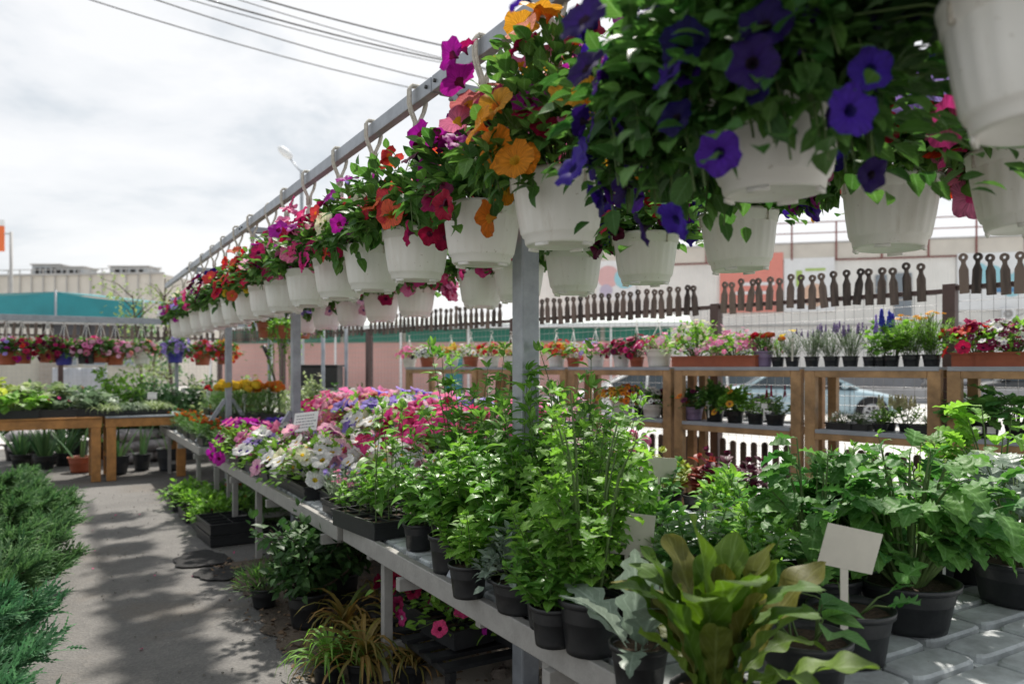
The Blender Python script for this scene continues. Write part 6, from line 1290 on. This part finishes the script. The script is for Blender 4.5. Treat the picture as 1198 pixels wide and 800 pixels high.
top = [
 (479, pot_fl('white', .10, 1, [('pink', 'hot', 1.2)], hang=.42), 'white pot of pink pansies, first on the shelf from the left'),
 (500, pot_fl('terra', .10, 2, [('white', 'black', .9), ('black', 'white', .4)]), 'terracotta pot of white and black pansies'),
 (528, pot_fl('white', .10, 3, [('yellow', 'gold', .6), ('gold', 'brown', .4)], hang=.40), 'white pot of yellow pansies'),
 (551, pot_fl('terra', .10, 4, [('white', 'yellow', .8), ('palepink', 'white', .3)], hang=.42), 'terracotta pot of white pansies'),
 (575, pot_fl('white', .10, 5, [('red', 'coral', 1.)], hang=.42), 'white pot of red flowers left of the thick steel post'),
 (598, pot_fl('white', .10, 6, [('apricot', 'yellow', .5), ('cream', 'yellow', .4)], hang=.40), 'white pot of peach and cream flowers touching the thick steel post'),
 (651, pot_fl('white', .10, 7, [('coral', 'yellow', .7), ('red', 'coral', .4), ('orange', 'yellow', .2)], hang=.40), 'white pot of orange red flowers just right of the thick steel post'),
 (671, pot_fl('terra', .075, 8, [('white', 'yellow', .5), ('coral', 'yellow', .3)], hang=.42), 'small terracotta pot of white and orange flowers'),
 (697, pot_fl('white', .095, 9, [('pink', 'white', .8), ('lilac', 'white', .2)], hang=.42), 'white pot of rose pink flowers'),
 (727, pot_fl('white', .09, 10, [('crimson', 'wine', .9), ('wine', 'black', .4)], lm='dark'), 'white pot of dark crimson flowers'),
 (745, pot_fl('terra', .075, 11, [('crimson', 'wine', .8), ('hot', 'wine', .4)], hang=.45, lm='dark', H=.16), 'terracotta pot of tall crimson flowers'),
 (771, pot_fl('white', .13, 12, [('red', 'white', .25), ('hot', 'white', .25), ('palepink', 'white', .3)], hang=.45), 'wide white pot of red and pink flowers by the shelf posts'),
 (815, pot_fl('planter', .20, 13, [('cream', 'green', 1.6), ('palepink', 'white', 1.)], H=.26, n=420, fs=.018, ft='floret', cnt=40, R_=.23, lm='fresh'), 'terracotta trough with a tall cream flowering geranium'),
 (861, pot_fl('planter', .25, 14, [('pink', 'white', 2.), ('palepink', 'pink', 1.4)], H=.17, n=300, fs=.02, ft='floret', cnt=40, R_=.25), 'terracotta trough full of pink and white geraniums'),
 (893, S(pot='purple', ph=.13, r=.085, mode='mound', leaf='needle', lm='petunia', R=.12, H=.12, n=320, ls=.05, seed=15, fl=(('rust', 'brown', 'ball', 6, .032, 'stalk'), ('red', 'rust', 'ball', 4, .026, 'stalk'), ('coral', 'gold', 'bell', 1, .05, 'stalk'))), 'mauve pot of dark red marigolds'),
 (910, S(pot='black', ph=.08, r=.055, mode='mound', leaf='needle', lm='fresh', R=.08, H=.13, n=150, ls=.05, seed=16, fl=(('rust', 'gold', 'ball', 2, .03, 'stalk'), ('orange', 'gold', 'ball', 1, .03, 'stalk'))), 'small black pot with orange brown marigolds right of the mauve pot'),
 (927, S(pot='black', ph=.08, r=.06, mode='stems', leaf='needle', lm='grey', R=.12, H=.18, n=520, stems=34, ls=.045, seed=17, sr=.0015, fl=(('yellow', 'gold', 'petunia2', 2, .035, 'stalk'),)), 'black pot of grey foliage with tall yellow poppies'),
 (950, S(pot='black', ph=.08, r=.06, mode='stems', leaf='needle', lm='grey', R=.14, H=.20, n=800, stems=44, ls=.045, sr=.0013, seed=18, spk=.055, fl=(('lavender', 'lilac', 'floret', 10, .008, 'spike'),)), 'black pot of lavender in flower, left one'),
 (973, S(pot='black', ph=.08, r=.065, mode='stems', leaf='needle', lm='grey', R=.14, H=.19, n=800, stems=44, ls=.045, sr=.0013, seed=19), 'black pot of grey green lavender not yet in flower'),
 (995, S(pot='black', ph=.08, r=.065, mode='stems', leaf='needle', lm='grey', R=.14, H=.21, n=800, stems=44, ls=.045, sr=.0013, seed=20, spk=.065, fl=(('lavender', 'violet', 'floret', 16, .009, 'spike'),)), 'black pot of darker lavender in full flower'),
 (1018, S(pot='black', ph=.075, r=.055, mode='stems', leaf='oval4', lm='fresh', R=.09, H=.17, n=50, stems=7, ls=.05, seed=21), 'black pot with a sparse leafy plant'),
 (1030, S(pot='black', ph=.075, r=.05, mode='stems', leaf='parsley', lm='fresh', R=.08, H=.14, n=24, stems=4, ls=.06, seed=22, spk=.12, fl=(('blue', 'violet', 'floret', 1, .016, 'spike'),)), 'slim blue delphinium spike behind the sparse plant'),
 (1043, S(pot='black', ph=.08, r=.06, mode='stems', leaf='parsley', lm='fresh', R=.14, H=.22, n=130, stems=12, ls=.08, seed=23, spk=.13, fl=(('blue', 'violet', 'floret', 3, .021, 'spike'), ('lilac', 'white', 'floret', 2, .014, 'spike'))), 'tall blue delphinium with thick flower spikes'),
 (1066, S(pot='black', ph=.085, r=.065, mode='stems', leaf='needle', lm='fresh', R=.16, H=.24, n=1000, stems=54, ls=.07, sr=.0014, seed=24, fl=(('gold', 'orange', 'daisy', 8, .024, 'stalk'),)), 'black pot of yellow daisies beside the delphinium'),
 (1090, S(pot='black', ph=.085, r=.065, mode='stems', leaf='needle', lm='fresh', R=.16, H=.26, n=1000, stems=54, ls=.07, sr=.0014, seed=25, fl=(('gold', 'orange', 'daisy', 9, .024, 'stalk'),)), 'black pot of yellow daisies at the tall shelf post'),
 (1142, pot_fl('planter', .13, 26, [('crimson', 'wine', 1.), ('red', 'crimson', .4)], H=.16, n=190, fs=.036, ft='petunia', cnt=16, R_=.17), 'terracotta trough of crimson petunias right of the brown fence post'),
 (1185, pot_fl('planter', .19, 27, [('wine', 'white', 1.6), ('white', 'violet', 1.4), ('crimson', 'wine', .35)], H=.17, n=260, fs=.022, ft='floret', cnt=40, R_=.21), 'terracotta trough of purple and white speckled flowers at the right edge'),
]
for px, s, l in top: shelfplant(px, s, 'flower_pot' if s['pot'] != 'planter' else 'flower_trough', l, 'flower pot' if s['pot'] != 'planter' else 'flower trough', grp='flower pots on the top shelf')
low = [
 (728, pot_fl('white', .12, 1, [('orange', 'brown', 1.), ('gold', 'brown', .6)], cnt=34), 'white pot of orange pansies on the lower shelf'),
 (750, pot_fl('black', .08, 2, [('magenta', 'violet', .5), ('violet', 'yellow', .3)], H=.16), 'black pot of purple pansies behind the orange ones', .28),
 (763, pot_fl('white', .10, 3, [('white', 'black', .8)], lm='petunia', fs=.032), 'white pot of white pansies with black eyes on the lower shelf'),
 (781, pot_fl('black', .08, 4, [('gold', 'brown', .5), ('wine', 'black', .4)], lm='dark'), 'black pot of gold and wine pansies left of the shelf posts', .26),
 (811, pot_fl('purple', .10, 5, [('orange', 'brown', .3), ('wine', 'black', .25)], lm='dark', n=220, H=.15, ls=.05), 'mauve pot of orange pansies on the lower shelf'),
 (836, pot_fl('black', .09, 6, [], lm='petunia', n=360, H=.19, ls=.055), 'black pot of dense green leaves with a white tag, lower shelf'),
 (860, pot_fl('black', .085, 7, [('gold', 'brown', .1)], lm='fresh', n=280, H=.17, ls=.055), 'black pot of fresh green leaves on the lower shelf'),
 (884, S(pot='black', ph=.09, r=.08, mode='stems', leaf='oval4', lm='fresh', R=.1, H=.17, n=100, stems=8, ls=.06, seed=8, fl=(('orange', 'brown', 'daisy', 2, .036, 'stalk'),)), 'black pot with an orange gerbera on the lower shelf'),
 (907, S(pot='black', ph=.09, r=.09, mode='stems', leaf='oval4', lm='petunia', R=.12, H=.16, n=120, stems=9, ls=.06, seed=9, spk=.10, fl=(('orange', 'brown', 'daisy', 2, .036, 'stalk'), ('crimson', 'hot', 'floret', 3, .010, 'spike'))), 'black pot with a dark eyed gerbera and red spikes, lower shelf'),
 (985, S(pot='tray', ph=.06, r=.10, mode='mound', leaf='needle', lm='grey', R=.13, H=.09, n=260, ls=.04, seed=10, fl=(('white', 'cream', 'floret', 40, .010, 'top'),)), 'low tray of tiny white alyssum in front of the car'),
 (1006, S(pot='tray', ph=.06, r=.08, mode='mound', leaf='needle', lm='grey', R=.11, H=.09, n=220, ls=.04, seed=11, fl=(('white', 'cream', 'floret', 34, .010, 'top'),)), 'second low tray of tiny white alyssum'),
 (1030, S(pot='black', ph=.07, r=.07, mode='stems', leaf='oval4', lm='fresh', R=.1, H=.14, n=90, stems=9, ls=.05, seed=12, spk=.06, fl=(('white', 'cream', 'floret', 20, .011, 'tips'),)), 'black pot of white flowers below the yellow plumes'),
 (1040, S(pot='black', ph=.07, r=.07, mode='stems', leaf='oval4', lm='fresh', R=.12, H=.17, n=90, stems=10, ls=.055, seed=13, spk=.09, fl=(('cream', 'yellow', 'floret', 13, .012, 'spike'),)), 'pale yellow celosia plumes, left pot', .30),
 (1060, S(pot='black', ph=.07, r=.07, mode='stems', leaf='oval4', lm='fresh', R=.12, H=.17, n=90, stems=10, ls=.055, seed=14, spk=.09, fl=(('cream', 'yellow', 'floret', 13, .012, 'spike'),)), 'pale yellow celosia plumes, right pot', .28),
 (1088, S(pot='tray', ph=.08, r=.11, mode='mound', leaf='needle', lm='fresh', R=.13, H=.08, n=300, ls=.04, seed=15), 'black tray of low green plants at the shelf post'),
 (1132, S(pot='black', ph=.10, r=.08, mode='petioled', leaf='squash', lm='kale', R=.16, H=.17, n=18, per=2, ls=.10, seed=16), 'leafy strawberry plant in a black pot, left of the labelled pots'),
 (1155, S(pot='black', ph=.10, r=.08, mode='petioled', leaf='squash', lm='kale', R=.16, H=.18, n=20, per=2, ls=.10, seed=17), 'leafy strawberry plant in a black pot with white stickers'),
 (1192, S(pot='black', ph=.11, r=.09, mode='petioled', leaf='squash', lm='kale', R=.16, H=.20, n=20, per=2, ls=.11, seed=18), 'leafy strawberry plant at the right frame edge, lower shelf'),
]
for row_ in low: shelfplant(row_[0], row_[1], 'flower_pot' if row_[1].get('fl') else 'potted_plant', row_[2], 'flower pot' if row_[1].get('fl') else 'potted plant', True, row_[3] if len(row_) > 3 else .15, 'flower pots on the lower shelf', .82 if 980 < row_[0] < 1100 else .95 if 800 < row_[0] < 920 else 1.)
for px, l in ((829, 'white tag stuck in the dense green pot on the lower shelf'), (894, 'white tag between the two gerbera pots on the lower shelf')):
    p = SHpx(px, .05); zc = p.x*ST + p.y*CT; stake(l, px, zc, 1.12, .05, .04, .05, .1, .1, .05, 'cardw', group='tags on the lower shelf')
p = SHpx(927, .05); stake('cream tag in the yellow poppy pot on the top shelf', 927, p.x*ST + p.y*CT, 1.60, .03, .03, .10, .1, 0, 0, 'card', group='tag on the top shelf')
for px, l in ((1144, 'left white price sticker on the black strawberry pot'), (1160, 'right white price sticker on the black strawberry pot')):
    p = SHpx(px, .062); o = tag(None or ob('price_sticker', None, None, (p.x, p.y, 1.07), SANG), l, 'sticker', 'white price stickers'); g = G(); g.box((0, 0, .02), (.05, .004, .045)); ob('paper', g.mesh('paper', M['cardw'], False), o)
